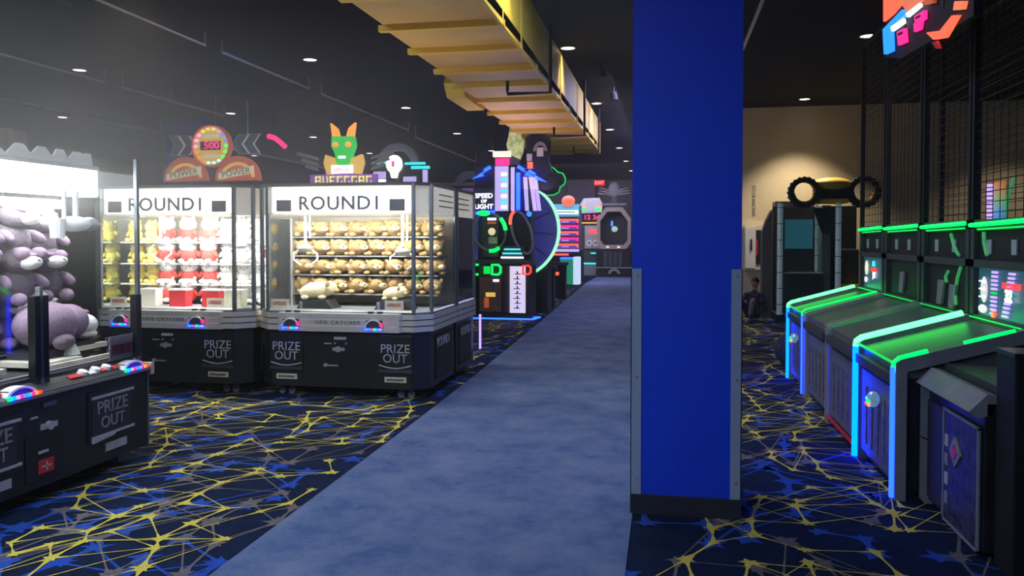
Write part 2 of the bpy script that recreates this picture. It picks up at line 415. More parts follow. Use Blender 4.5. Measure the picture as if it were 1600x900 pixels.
# ------------------------------------------------------------------ yellow duct
dt = thing('ceiling_duct', 'long yellow stepped duct hung under the black ceiling left of the blue column', 'duct', (0, 0, 3.4))
DX1 = -1.42
def xl(y): return -2.50 - 0.022 * (y - 6)
MB().prism([(xl(2) + 0.06, 2), (DX1 - 0.03, 2), (DX1 - 0.03, 17.6), (xl(17.6) + 0.06, 17.6)], 0.1, 0.62).obj('core', 'yelpan', dt)
ys = [2, 3.4, 4.7, 6.05, 7.0, 7.9, 8.9, 9.8, 10.9, 12.0, 13.0, 14.0, 15.0, 16.0, 16.8, 17.6]
for a, b_ in zip(ys[:-1], ys[1:]):
    p = MB()
    bm = p.bm
    L0, L1 = xl(a), xl(b_)
    v = [bm.verts.new(q) for q in ((L0, a, 0.0), (DX1, a, 0.0), (DX1, b_ - 0.05, 0.03), (L1, b_ - 0.05, 0.03), (L0, a, 0.11), (DX1, a, 0.11), (DX1, b_ - 0.05, 0.11), (L1, b_ - 0.05, 0.11))]
    for f in ((0, 3, 2, 1), (4, 5, 6, 7), (0, 1, 5, 4), (1, 2, 6, 5), (2, 3, 7, 6), (3, 0, 4, 7)): bm.faces.new([v[i] for i in f])
    p.obj('panel', 'yelpan', dt)
    MB().box(L0 - 0.05, DX1 + 0.01, a - 0.05, a + 0.02, -0.025, 0.03).obj('rib', 'yel', dt)
for a, b_ in zip([2, 4.7, 7.9, 10.9, 13.0, 15.0, 16.8], [4.7, 7.9, 10.9, 13.0, 15.0, 16.8, 17.6]):
    MB().box(DX1 - 0.03, DX1, a, b_ - 0.03, -0.02, 0.62).obj('side_panel', 'yel', dt)
    MB().box(DX1 - 0.03, DX1 + 0.008, b_ - 0.04, b_, -0.03, 0.63).obj('seam', 'yel', dt)
MB().box(xl(17.6), DX1, 17.6, 17.66, -0.05, 0.62).obj('end_cap', 'yel', dt)
# dropped collars on the left edge
for (y, s) in ((10.2, 1.0), (15.3, 1.0)):
    q = MB().prism([(y, -0.06), (y + 1.1, -0.06), (y + 1.3, 0.12), (y + 1.1, 0.3), (y, 0.3), (y - 0.15, 0.1)], -2.83, -2.58, 'x')
    q.obj('collar', 'yel', dt)
for y in (3.2, 9.3, 13.3, 16.2):
    t = MB(); t.tube([(DX1 - 0.42, y, 3.25), (DX1 - 0.42, y, 3.2), (DX1 + 0.09, y, 3.2), (DX1 + 0.09, y, CEIL - 0.01)], 0.022, 6)
    t.cyl((DX1 - 0.42, y, 3.24), (DX1 - 0.42, y, 3.35), 0.02)
    tag(t.obj('duct_hanger', 'nearblack'), 'thin black hanger rod, %s from the camera along the yellow duct' % ORD[(3.2, 9.3, 13.3, 16.2).index(y)], 'hanger', 'hangers under the yellow duct')
d2 = thing('ceiling_duct', 'second tan yellow duct under the ceiling at the far upper left edge', 'duct', (-13.6, 0, 3.2))
bx('core', 'yelpan', d2, -0.8, 0.55, 8.0, 14.5, 0, 0.5)
for y in (8.5, 9.6, 10.7, 11.8, 12.9, 14.0): bx('rib', 'yel', d2, -0.84, 0.58, y, y + 0.1, -0.04, 0.52)

# conduits, small ceiling fixtures
def conduit(x, segs, z, label, r=0.02):
    t = MB()
    for a, b_ in segs: t.cyl((x, a, z), (x, b_, z), r, seg=8)
    for a, b_ in segs:
        for yy in (a, b_): t.cyl((x, yy, z), (x, yy, CEIL), 0.008, seg=6)
    return tag(t.obj('ceiling_pipe', 'silver'), label, 'pipe', 'pipes under the ceiling')
conduit(-5.75, [(5.0, 9.3), (9.7, 12.3), (12.8, 17.5)], 3.95, 'thin metal pipe running above the two claw machine fronts')
conduit(-8.5, [(6.5, 11.0), (11.4, 14.4)], 3.9, 'thin metal pipe along the left of the ceiling, second from the left')
conduit(-8.15, [(13.5, 19.5)], 3.2, 'bright metal pipe running past the round red-digit sign')
conduit(-11.0, [(8, 16)], 3.85, 'thin metal pipe nearest the left edge of the ceiling')
conduit(-5.75, [(18, 24)], 3.85, 'distant thin metal pipe beyond the dragon sign')
conduit(0.95, [(4, 15)], 3.9, 'thin dark pipe right of the blue column')
def spotcan(x, y, i):
    t = MB(); t.cyl((x, y, CEIL), (x, y, CEIL - 0.12), 0.015, seg=6); t.cyl((x, y, CEIL - 0.1), (x + 0.02, y - 0.02, CEIL - 0.24), 0.05, 0.065)
    tag(t.obj('spot_can', 'dark'), 'small unlit grey spot can on the ceiling, %s' % i, 'spotlight', 'unlit ceiling spot cans')
for x, y, i in ((-6.3, 6.2, 'nearest at the upper left'), (-6.0, 7.2, 'second at the upper left'), (-5.9, 12.2, 'beside the middle of the ceiling pipe'),
                (-8.3, 12.4, 'left above the blue far column'), (-0.95, 12, 'beside the duct near the blue column'), (-0.9, 14, 'halfway down the duct near the blue column'), (-4.6, 21, 'far beyond the dragon sign'), (-5.8, 15, 'above the dragon sign')):
    spotcan(x, y, i)

# ================================================================== PLUSH TOYS
def plush_pup():
    t = thing('plush_toy', 'x', 'plush toy')
    MB().ell((0, 0.03, 0.068), (0.085, 0.07, 0.068)).obj('body', 'plush_tan', t, True)
    MB().ell((0.012, -0.045, 0.082), (0.068, 0.055, 0.056)).obj('head', 'plush_tan', t, True)
    MB().ell((0.03, -0.098, 0.068), (0.032, 0.024, 0.022)).obj('muzzle', 'plush_cream', t, True)
    for s in (-1, 1):
        MB().ell((0.012 + s * 0.058, -0.04, 0.108), (0.018, 0.014, 0.03), (0, s * 0.6, 0), 10, 6).obj('ear', 'plush_tan', t, True)
    e = MB()
    for s in (-1, 1): e.ell((0.022 + s * 0.028, -0.098, 0.092), (0.005, 0.004, 0.006), (0, 0, 0), 6, 4)
    e.ell((0.034, -0.122, 0.074), (0.008, 0.005, 0.006), (0, 0, 0), 6, 4)
    e.obj('eyes', 'plush_dark', t, True)
    for s in (-1, 1): MB().ell((s * 0.055, -0.06, 0.018), (0.022, 0.042, 0.018), (0, 0, 0), 10, 6).obj('paw', 'plush_tan', t, True)
    return t
def plush_round(body, head, name='plush_toy'):
    t = thing(name, 'x', 'plush toy')
    MB().ell((0, 0.0, 0.07), (0.075, 0.065, 0.07)).obj('body', body, t, True)
    MB().ell((0, -0.01, 0.158), (0.082, 0.066, 0.064)).obj('head', head, t, True)
    for s in (-1, 1):
        MB().ell((s * 0.055, -0.005, 0.213), (0.02, 0.014, 0.024), (0, s * 0.4, 0), 8, 6).obj('ear', head, t, True)
        MB().ell((s * 0.08, -0.02, 0.09), (0.018, 0.02, 0.04), (0, -s * 0.6, 0), 8, 6).obj('arm', body, t, True)
        MB().ell((s * 0.045, -0.07, 0.022), (0.026, 0.036, 0.022), (0, 0, 0), 8, 6).obj('foot', head, t, True)
    e = MB()
    for s in (-1, 1): e.ell((s * 0.034, -0.073, 0.162), (0.006, 0.004, 0.008), (0, 0, 0), 6, 4)
    e.ell((0, -0.077, 0.146), (0.007, 0.004, 0.005), (0, 0, 0), 6, 4)
    e.obj('eyes', 'plush_dark', t, True)
    return t

# ================================================================== CLAW MACHINES
def plan(W, D, c, ins=0.0):
    h = W / 2 - ins
    return [(-h, D - ins), (-h, c), (-h + c, ins), (h - c, ins), (h, c), (h, D - ins)]
def claw_unit(t, x, y, ztop, zhead, s=1.0):
    c = MB(); c.cyl((x, y, ztop), (x, y, zhead + 0.05), 0.014 * s)
    c.cyl((x + 0.05 * s, y, ztop), (x + 0.05 * s, y, zhead + 0.1), 0.01 * s)
    co = c.obj('claw', 'white', t)
    MB().ell((x, y, zhead), (0.085 * s, 0.08 * s, 0.04 * s)).obj('claw_head', 'silver', co, True)
    for sg in (-1, 1):
        MB().tube([(x + sg * 0.06 * s, y, zhead - 0.01), (x + sg * 0.13 * s, y, zhead - 0.06 * s), (x + sg * 0.13 * s, y, zhead - 0.12 * s), (x + sg * 0.05 * s, y, zhead - 0.18 * s)], 0.011 * s, 6).obj('prong', 'white', co)
def claw_machine(label, loc, rotz, W=1.74, D=1.0, front=True):
    t = thing('claw_machine', label, 'claw machine', loc, rotz)
    h = W / 2; c = 0.15
    MB().prism(plan(W, D, c, 0.03), 0.10, 0.63).obj('body', 'black', t)
    for sx in (-1, 1):
        for yy in (0.16, D - 0.16):
            for dx in (0, 0.1):
                k = MB()
                k.cyl((sx * (h - 0.22 - dx), yy - 0.012, 0.035), (sx * (h - 0.22 - dx), yy + 0.012, 0.035), 0.035, seg=12)
                k.cyl((sx * (h - 0.22 - dx), yy, 0.03), (sx * (h - 0.22 - dx), yy, 0.105), 0.012, seg=8)
                k.obj('caster', 'grey', t)
    MB().prism(plan(W, D, c, 0.02), 0.63, 0.80).obj('band_core', 'nearblack', t)
    for i in range(3):
        z = 0.635 + i * 0.057
        MB().prism(plan(W, D, c, 0.0), z, z + 0.047).obj('trim_band', 'band', t)
        MB().prism([(-h + 0.24, 0.02), (-h + 0.27, -0.035), (h - 0.27, -0.035), (h - 0.24, 0.02)], z, z + 0.047).obj('console_band', 'band', t)
    MB().prism([(-h + 0.25, 0.06), (-h + 0.28, -0.03), (h - 0.28, -0.03), (h - 0.25, 0.06)], 0.63, 0.803).obj('console_deck', 'white', t)
    text('lettering', 'UFO CATCHER', 'dark', t, (0, -0.0365, 0.716), 0.045, space=1.3, sx=1.2)
    for sx in (-0.46, 0.36):
        co = MB().box(sx - 0.075, sx + 0.075, -0.062, -0.03, 0.665, 0.745, 0.008).obj('button_console', 'dark', t)
        MB().ringp((sx, 0.672), 0.088, 0.074, -0.068, -0.055, 0.1, PI - 0.1, 14, 1, 0.95).obj('arch_light', 'white', co)
        for j, mm in enumerate(('g_cyan', 'g_blue', 'g_pink', 'g_green', 'g_cyan', 'g_purple')):
            MB().box(sx - 0.075 + j * 0.026, sx - 0.053 + j * 0.026, -0.072, -0.055, 0.655, 0.672).obj('rgb_light', mm, co)
        MB().box(sx + 0.06, sx + 0.085, -0.07, -0.055, 0.69, 0.72).obj('rgb_light', 'g_pink', co)
        for dx in (-0.05, 0.04): MB().cyl((sx + dx, 0.005, 0.803), (sx + dx, 0.005, 0.82), 0.028, seg=14).obj('play_button', 'nearblack', co)
    # lower front: prize doors, labels, coin slot
    for sx in (-h + 0.33, h - 0.33):
        pd = MB().box(sx - 0.165, sx + 0.165, 0.016, 0.035, 0.28, 0.6, 0.004).obj('prize_door', 'dark' if False else 'black', t)
        text('lettering', 'PRIZE', 'text', pd, (sx, 0.013, 0.475), 0.115, bold=0.0, space=1.02, sx=0.98)
        text('lettering', 'OUT', 'text', pd, (sx, 0.013, 0.385), 0.115, sx=0.98)
        MB().tube([(sx - 0.155 + 0.031 * i, 0.012, 0.325 - 0.028 * math.sin(PI * i / 10)) for i in range(11)], 0.006, 6).obj('swoosh', 'text', pd)
        MB().box(sx - 0.165, sx + 0.165, 0.010, 0.03, 0.255, 0.285).obj('sill', 'dark', pd)
        lp = MB().box(sx - 0.105, sx + 0.105, 0.02, 0.034, 0.165, 0.215).obj('info_label', 'label', t)
        glyphs('lettering', 12, 'dark', lp, sx, 0.0195, 0.19, 0.17, 0.018, 3)
    MB().box(-0.06, 0.06, 0.018, 0.032, 0.55, 0.575).obj('coin_label', 'text', t)
    lk = MB(); lk.cyl((-0.02, 0.01, 0.46), (-0.02, 0.035, 0.46), 0.028); lk.box(-0.075, 0.045, 0.016, 0.034, 0.445, 0.475); lk.obj('coin_slot', 'silver', t)
    sm = MB(); sm.box(-0.16, -0.09, 0.02, 0.034, 0.505, 0.518); sm.cyl((-0.05, 0.016, 0.515), (-0.05, 0.032, 0.515), 0.009); sm.cyl((0.06, 0.016, 0.515), (0.06, 0.032, 0.515), 0.009); sm.obj('screws', 'silver', t)
    hd = MB(); hd.box(-0.16, -0.02, 0.012, 0.034, 0.3, 0.312); hd.cyl((-0.145, 0.01, 0.31), (-0.145, 0.034, 0.31), 0.018); hd.obj('door_handle', 'silver', t)
    # sides
    for s in (-1, 1):
        sp = MB().box(*sorted((s * (h - 0.03), s * (h - 0.018))), 0.3, D - 0.12, 0.16, 0.58).obj('side_panel', 'nearblack', t)
        text('lettering', 'ROUND1', 'text', sp, (s * (h - 0.015), D / 2 + 0.05, 0.5), 0.13, (PI / 2, 0, s * PI / 2), sx=0.85)
    # glass house
    z0, z1 = 0.80, 1.72
    MB().prism(plan(W, D, c, 0.04), 0.795, 0.82).obj('play_floor', 'grey', t)
    ps = [(-h + 0.02, D - 0.03), (-h + 0.02, c), (-h + c, 0.02), (h - c, 0.02), (h - 0.02, c), (h - 0.02, D - 0.03)]
    for i, (px, py) in enumerate(ps):
        th = 0.016
        MB().box(px - th, px + th, py - th, py + th, z0, 2.0, 0.004).obj('corner_post', 'alu', t)
    for i in range(5):
        a, b_ = ps[i], ps[i + 1]
        g = MB(); v = [g.bm.verts.new(q) for q in ((a[0], a[1], z0), (b_[0], b_[1], z0), (b_[0], b_[1], z1), (a[0], a[1], z1))]; g.bm.faces.new(v)
        g.obj('glass_pane', 'glass', t)
    bk = MB().box(-h + 0.03, h - 0.03, D - 0.05, D - 0.02, z0, 2.0).obj('back_panel', 'cream', t)
    fr = MB()
    for i in range(5):
        a, b_ = ps[i], ps[i + 1]
        fr.tube([(a[0], a[1], 0.815), (b_[0], b_[1], 0.815)], 0.014, 4)
    fr.obj('bottom_rail', 'silver', t)
    # header
    MB().prism(plan(W, D, c, 0.005), 1.985, 2.015).obj('top_lid', 'dark', t)
    hc = MB().prism([(-h + 0.03, c + 0.012), (-h + 0.03, D - 0.06), (h - 0.03, D - 0.06), (h - 0.03, c + 0.012), (h - c - 0.01, 0.05), (-h + c + 0.01, 0.05)], 1.72, 1.985).obj('header', 'header', t)
    MB().box(-h + c + 0.04, h - c - 0.02, 0.036, 0.049, 1.74, 1.975).obj('header_light_panel', 'lit', hc)
    sg = MB().box(-0.47, 0.47, 0.022, 0.034, 1.745, 1.90).obj('sign_plate', 'lit', hc)
    text('lettering', 'ROUND1', 'grey', sg, (0, 0.02, 1.82), 0.18, sx=1.05, space=1.08, bold=0.004)
    for sx in (-0.56, 0.56): MB().box(sx - 0.075, sx + 0.075, 0.025, 0.035, 1.75, 1.86).obj('speaker_plate', 'grey', hc)
    MB().box(h - 0.029, h - 0.012, c + 0.03, D - 0.07, 1.73, 1.98).obj('side_header', 'header', hc)
    for zz in (1.80, 1.855, 1.91):
        MB().box(h - 0.013, h - 0.009, 0.38, D - 0.12, zz, zz + 0.01).obj('vent_slot', 'nearblack', hc)
        MB().box(-h + 0.02, -h + 0.029, 0.38, D - 0.12, zz, zz + 0.01).obj('vent_slot', 'nearblack', hc)
    # inside light
    for dx in (-0.4, 0.4):
        l = bpy.data.lights.new('cabinet_light', 'AREA'); l.shape = 'RECTANGLE'; l.size = 0.6; l.size_y = 0.25; l.energy = (22 if dx < 0 else 45) if loc[0] < -4 else 17; l.color = (1, 0.97, 0.9)
        lo = bpy.data.objects.new('cabinet_light', l); C.objects.link(lo); lo.parent = t; lo.location = (dx, 0.2, 1.70); lo.rotation_euler = (R_(25), 0, 0)
    return t

YC = 7.0
cmB = claw_machine('right-hand black claw machine with shelves of tan plush pups beside the walkway', (-2.985, YC, 0), 0)
cmA = claw_machine('left-hand black claw machine with yellow, red and white plush toys', (-4.76, YC - 0.03, 0), 0)
cmC = claw_machine('claw machine standing back to back behind the tan plush machine', (-2.985, YC + 1.98, 0), PI, D=0.94)
cmD = claw_machine('claw machine hidden behind the red and white plush machine', (-4.76, YC + 1.95, 0), PI, D=0.94)
def shelves(t, n, zs, x0, x1, y0, y1, m='silver'):
    for z in zs: bx('shelf', m, t, x0, x1, y0, y1, z - 0.012, z)
SZ = [1.515, 1.325, 1.135, 0.945]
bx('edge_led', 'g_purple', cmC, -0.895, -0.872, -0.02, 0.0, 0.22, 0.62)
shelves(cmB, 4, SZ, -0.72, 0.80, 0.52, 0.93)
bx('shelf_upright', 'silver', cmB, -0.73, -0.71, 0.5, 0.94, 0.82, 1.7)
RN = ['top', 'second', 'third', 'bottom']
pup = None
NB = 8
for r_, z in enumerate(SZ):
    for i in range(NB):
        lab = 'tan plush pup with cream muzzle, %s from left, %s shelf, right claw machine' % (ORD[i], RN[r_])
        x = -2.985 - 0.64 + i * 0.192 + rnd.uniform(-0.012, 0.012); y = YC + 0.63 + rnd.uniform(-0.015, 0.015)
        rz = rnd.uniform(0.1, 0.9)
        if pup is None:
            pup = plush_pup(); pup.location = (x, y, z); pup.rotation_euler = (0, 0, rz); o = pup; pup['label'] = lab; pup['group'] = 'tan plush pups on the shelves'; pup.scale = (1.34, 1.2, 1.2)
        else: o = dup(pup, (x, y, z), rz, lab, scale=(1.34, 1.2, 1.2 * rnd.uniform(0.95, 1.05)))
# two prize pups lying below, on dark bases
def big_plush(x, y, z, rz, lab, s):
    t = thing('plush_toy', lab, 'plush toy', (x, y, z), rz)
    MB().ell((0, 0, 0.075), (0.15, 0.075, 0.072), (0, -0.12, 0), 18, 10).obj('body', 'plush_cream', t, True)
    MB().ell((0.11, -0.01, 0.095), (0.062, 0.06, 0.058)).obj('head', 'plush_cream', t, True)
    MB().ell((0.165, -0.02, 0.075), (0.026, 0.028, 0.022)).obj('muzzle', 'plush_tan', t, True)
    for sy in (-1, 1): MB().ell((0.1, sy * 0.05 - 0.01, 0.13), (0.02, 0.012, 0.028)).obj('ear', 'plush_tan', t, True)
    for sx in (-0.09, 0.05): MB().ell((sx, -0.05, 0.02), (0.035, 0.03, 0.02)).obj('paw', 'plush_cream', t, True)
    t.scale = (s,) * 3
    return t
for (x, y, lab, s, rz) in ((-3.33, YC + 0.28, 'long cream plush lying on a dark stand, left one inside the right claw machine', 1.15, 0.2), (-2.55, YC + 0.30, 'cream plush with tan muzzle on a dark stand, right one inside the right claw machine', 0.88, -0.3)):
    st = thing('prize_stand', 'dark wedge stand under the %s cream plush' % ('left' if x < -3 else 'right'), 'stand', (x, y, 0.82))
    MB().prism([(-0.17, 0), (0.2, 0), (0.13, 0.085), (-0.1, 0.085)], -0.1, 0.12, 'y').obj('wedge', 'dark', st)
    MB().cyl((-0.12, -0.08, 0), (-0.12, -0.08, 0.07), 0.025).obj('peg', 'grey', st)
    big_plush(x, y, 0.905, rz, lab, s)
claw_unit(cmB, -0.50, 0.36, 1.72, 1.40, 0.95)
claw_unit(cmB, 0.50, 0.36, 1.72, 1.37, 0.95)
def price_card(parent, x, y, z, s='TRY ME'):
    c = bx('price_card', 'cream', parent, x - 0.09, x + 0.09, y, y + 0.006, z, z + 0.09)
    glyphs('lettering', 5, 'red', c, x, y, z + 0.05, 0.14, 0.03, 4)
price_card(cmB, -0.62, 0.05, 0.83); price_card(cmB, 0.52, 0.05, 0.83); price_card(cmA, -0.55, 0.05, 0.83); price_card(cmA, 0.5, 0.05, 0.83)

# machine A stock
yel = plush_round('plush_yel', 'plush_yel'); yel['group'] = 'yellow plush toys in the left claw machine'
redp = plush_round('plush_red', 'plush_white'); redp['group'] = 'red suited plush toys in the left claw machine'
whi = plush_round('plush_white', 'plush_white'); whi['group'] = 'white plush toys in the left claw machine'
used = set()
def put(src, loc, rz, lab, sc):
    if src.name not in used:
        used.add(src.name); src.location = loc; src.rotation_euler = (0, 0, rz); src['label'] = lab; src.scale = (sc,) * 3; return src
    return dup(src, loc, rz, lab, scale=(sc,) * 3)
AX = -4.76
SA = [1.46, 1.24, 1.03, 0.84]
shelves(cmA, 4, [1.46, 1.24, 1.03], -0.80, 0.78, 0.42, 0.93, 'white')
for r_, z in enumerate(SA):
    for i in range(2):
        put(yel, (AX - 0.70 + i * 0.2, YC + 0.52 + rnd.uniform(-.02, .02), z), rnd.uniform(-.4, .4), 'yellow plush toy, %s from left, %s shelf, left claw machine' % (ORD[i], RN[r_]), 0.98)
    for i in range(3):
        put(redp, (AX - 0.30 + i * 0.235, YC + 0.48 + rnd.uniform(-.02, .02), z), rnd.uniform(-.2, .3), 'white headed plush in red suit, %s from left, %s shelf' % (ORD[i], RN[r_]), 1.15)
    for i in range(3):
        put(whi, (AX + 0.37 + i * 0.175, YC + 0.5 + rnd.uniform(-.02, .02), z), rnd.uniform(-.2, .3), 'plain white plush, %s one beside the red suited ones, %s shelf' % (ORD[i], RN[r_]), 1.05)
claw_unit(cmA, 0.62, 0.3, 1.72, 1.42, 0.9)
claw_unit(cmA, -0.25, 0.3, 1.72, 1.45, 0.9)
# prize boxes on the floor of machine A
for i, (x, m, lab) in enumerate(((-0.33, 'cream', 'pale prize box, leftmost on the floor of the left claw machine'), (0.0, 'red', 'red prize box in the middle of the left claw machine floor'), (0.36, 'red', 'small red prize box right of the middle on the claw machine floor'), (0.60, 'label', 'cream prize box at the right end of the left claw machine floor'))):
    b_ = thing('prize_box', lab, 'box', (AX + x, YC + 0.22, 0.82))
    bx('carton', m, b_, -0.09, 0.09, -0.06, 0.06, 0, 0.16, 0.003)
    bx('lid', 'white', b_, -0.094, 0.094, -0.064, 0.064, 0.16, 0.175)

# ================================================================== NEAR CLAW MACHINE (faces the walkway)
nw = 1.75
nm = thing('claw_machine', 'black claw machine at left edge with big mauve plush toys and glaring light bar', 'claw machine', (-3.464, 4.87 - nw / 2, 0), PI / 2)
h = nw / 2; ND = 1.15
bx('body', 'black', nm, -h, h, 0, ND, 0.09, 0.60, 0.01)
MB().prism([(0.0, 0.60), (-0.03, 0.605), (-0.03, 0.635), (0.12, 0.69), (ND, 0.69), (ND, 0.60)], -h, h, 'x').obj('control_deck', 'dark', nm)
bx('edge_trim', 'grey', nm, -h, h + 0.004, -0.036, -0.028, 0.61, 0.628)
bx('edge_trim', 'printdim', nm, -h, h + 0.004, 0.115, 0.135, 0.67, 0.715)
bx('corner_cap', 'band', nm, h - 0.02, h + 0.015, -0.04, 0.1, 0.575, 0.655, 0.006)
for x in (-h + 0.2, h - 0.22):
    for y in (0.12, ND - 0.2): MB().cyl((x, y - 0.02, 0.045), (x, y + 0.02, 0.045), 0.045).cyl((x, y, 0.04), (x, y, 0.1), 0.015).obj('caster', 'nearblack', nm)
for cx in (-0.47, 0.47):
    # button row lying on the sloped deck
    def dk(x, y): return (x, y, 0.637 + (y + 0.03) * 0.3667)
    sl = math.atan(0.3667)
    for k, (dx, m, w_) in enumerate(((-0.24, 'red', 0.10), (-0.10, 'white', 0.05), (0.0, 'red', 0.05), (0.14, 'red', 0.10))):
        p = dk(cx + dx, 0.035)
        mt = Matrix.Translation(p) @ Matrix.Rotation(sl, 4, 'X')
        MB().box(-w_ / 2, w_ / 2, -0.018, 0.018, 0, 0.008, mtx=mt).obj('deck_label', m, nm)
    for dx in (-0.16, -0.05, 0.05):
        p = Vector(dk(cx + dx, 0.05)); n = Vector((0, -math.sin(sl), math.cos(sl)))
        MB().cyl(p, p + n * 0.022, 0.032, 0.027, seg=16).obj('play_button', 'white', nm)
    a0 = cx + 0.24
    arc = MB().ringp((a0, 0.635), 0.11, 0.088, -0.02, 0.05, 0.15, PI - 0.15, 16, 1, 0.5).obj('arch_light', 'white', nm)
    bx('button_console', 'dark', nm, a0 - 0.085, a0 + 0.085, -0.01, 0.045, 0.63, 0.675)
    for j, mm in enumerate(('g_green', 'g_cyan', 'g_purple', 'g_pink', 'g_blue', 'g_cyan', 'g_pink', 'g_orange', 'g_red')):
        bx('rgb_light', mm, arc, a0 - 0.115 + j * 0.026, a0 - 0.094 + j * 0.026, -0.045, -0.03, 0.632, 0.65)
    # prize door
    dx0, dx1 = (cx - 0.16 + 0.0, cx + 0.23)
    pd = bx('prize_door', 'black', nm, dx0 - 0.02, dx1 + 0.02, -0.012, 0.0, 0.235, 0.55, 0.004)
    bx('door_window', 'bluebase', pd, dx0 + 0.005, dx1 - 0.03, -0.018, -0.012, 0.27, 0.51)
    bx('door_bar', 'text', pd, dx0, dx1, -0.022, -0.012, 0.505, 0.52)
    bx('door_bar', 'text', pd, dx0, dx1, -0.022, -0.012, 0.262, 0.277)
    MB().prism([(dx0, 0.235), (dx0, 0.262), (dx0 + 0.21, 0.262), (dx0 + 0.19, 0.25)], -0.024, -0.012, 'y').obj('door_tongue', 'text', pd)
    mx = (dx0 + dx1) / 2 - 0.01
    text('lettering', 'PRIZE', 'printdim', pd, (mx, -0.0195, 0.44), 0.115, bold=0.001)
    text('lettering', 'OUT', 'printdim', pd, (mx, -0.0195, 0.345), 0.105, bold=0.001)
    bx('info_label', 'text', nm, cx - 0.03, cx + 0.17, -0.008, 0.0, 0.155, 0.205)
cx = -0.02 - 0.02
lk = MB(); lk.box(cx - 0.045, cx + 0.075, -0.012, 0.002, 0.415, 0.445); lk.cyl((cx + 0.015, -0.022, 0.43), (cx + 0.015, 0, 0.43), 0.026); lk.obj('coin_slot', 'text', nm)
bx('coin_label', 'chev', nm, cx - 0.03, cx + 0.07, -0.01, 0.002, 0.54, 0.565)
bx('lock_plate', 'text', nm, cx - 0.12, cx - 0.07, -0.01, 0.002, 0.49, 0.5)
sd = bx('service_door', 'nearblack', nm, cx - 0.16, cx + 0.1, -0.006, 0.002, 0.14, 0.40, 0.004)
bx('door_lock', 'text', sd, cx - 0.07, cx, -0.014, -0.004, 0.285, 0.298)
wl = bx('warning_label', 'red', sd, cx - 0.07, cx + 0.04, -0.012, -0.004, 0.17, 0.245)
bx('lettering', 'text', wl, cx - 0.05, cx + 0.02, -0.0135, -0.011, 0.202, 0.212); bx('lettering', 'text', wl, cx - 0.02, cx - 0.008, -0.0135, -0.011, 0.185, 0.23)
bx('edge_strip', 'alu', nm, h - 0.012, h + 0.003, -0.004, 0.02, 0.09, 0.6)
# glass house
for (x, y) in ((h - 0.03, 0.05), (-h + 0.03, 0.05), (h - 0.03, ND - 0.04), (-h + 0.03, ND - 0.04)):
    bx('corner_post', 'alu', nm, x - 0.013, x + 0.013, y - 0.013, y + 0.013, 0.68, 2.03, 0.004)
bx('corner_sleeve', 'black', nm, h - 0.07, h - 0.018, 0.03, 0.08, 0.70, 1.12, 0.004)
bx('glass_divider', 'black', nm, -0.055, -0.012, 0.05, 0.1, 0.62, 1.17, 0.004)
bx('glass_divider', 'black', nm, 0.012, 0.05, 0.05, 0.1, 0.62, 1.17, 0.004)
bx('divider_post', 'grey', nm, -0.012, 0.012, 0.055, 0.085, 0.62, 1.22)
for pts in ((((-h + 0.03, 0.05), (h - 0.03, 0.05))), ((h - 0.03, 0.05), (h - 0.03, ND - 0.04)), ((-h + 0.03, 0.05), (-h + 0.03, ND - 0.04))):
    g = MB(); a, b_ = pts
    g.bm.faces.new([g.bm.verts.new(q) for q in ((a[0], a[1], 0.7), (b_[0], b_[1], 0.7), (b_[0], b_[1], 2.0), (a[0], a[1], 2.0))]); g.obj('glass_pane', 'glass', nm)
bx('back_panel', 'grey', nm, -h + 0.03, h - 0.45, ND - 0.04, ND - 0.02, 0.7, 1.9)
# white trays in the play floor
for (x0, x1, y0, y1, z) in ((-0.8, -0.1, 0.2, 0.55, 0.76), (0.12, 0.45, 0.16, 0.62, 0.755), (-0.8, -0.1, 0.6, 1.0, 0.80), (0.5, 0.8, 0.25, 0.3, 0.80), (0.12, 0.8, 0.14, 0.16, 0.74), (0.12, 0.8, 0.72, 1.0, 0.73), (0.5, 0.72, 0.42, 0.62, 0.83)):
    bx('play_tray', 'cream', nm, x0, x1, y0, y1, z - 0.03, z)
bx('play_floor', 'dark', nm, -h + 0.03, h - 0.03, 0.09, ND - 0.05, 0.68, 0.70)
cone = MB(); cone.cyl((0.46, 0.25, 0.76), (0.46, 0.25, 0.84), 0.055, 0.02, seg=16); cone.obj('drop_cone', 'white', nm)
pc = bx('price_card', 'printdim', nm, h - 0.3, h - 0.05, 0.06, 0.066, 0.705, 0.86); 
glyphs('lettering', 4, 'red', pc, h - 0.18, 0.06, 0.77, 0.2, 0.06, 5)
# light bar with crown
lb = bx('light_bar', 'lit2', nm, -h + 0.05, h - 0.02, 0.35, 0.5, 1.78, 1.955, 0.01, label='glaring white light bar')
bx('light_bar_cap', 'silver', nm, -h + 0.05, h - 0.02, 0.34, 0.51, 1.958, 1.985)
for i, (x, wd) in enumerate(((-0.62, 0.16), (-0.35, 0.12), (-0.02, 0.16), (0.22, 0.13), (0.40, 0.13), (0.56, 0.09), (0.72, 0.13), (0.82, 0.05))):
    MB().prism([(x - wd, 1.985), (x + wd, 1.985), (x + 0.03, 2.075), (x - 0.03, 2.075)], 0.37 + 0.004 * i, 0.38 + 0.004 * i, 'y').obj('crown_panel', 'white', nm)
rail = MB(); rail.box(-h + 0.03, h - 0.03, 0.6, 0.68, 1.70, 1.76); rail.obj('gantry_rail', 'white', nm)
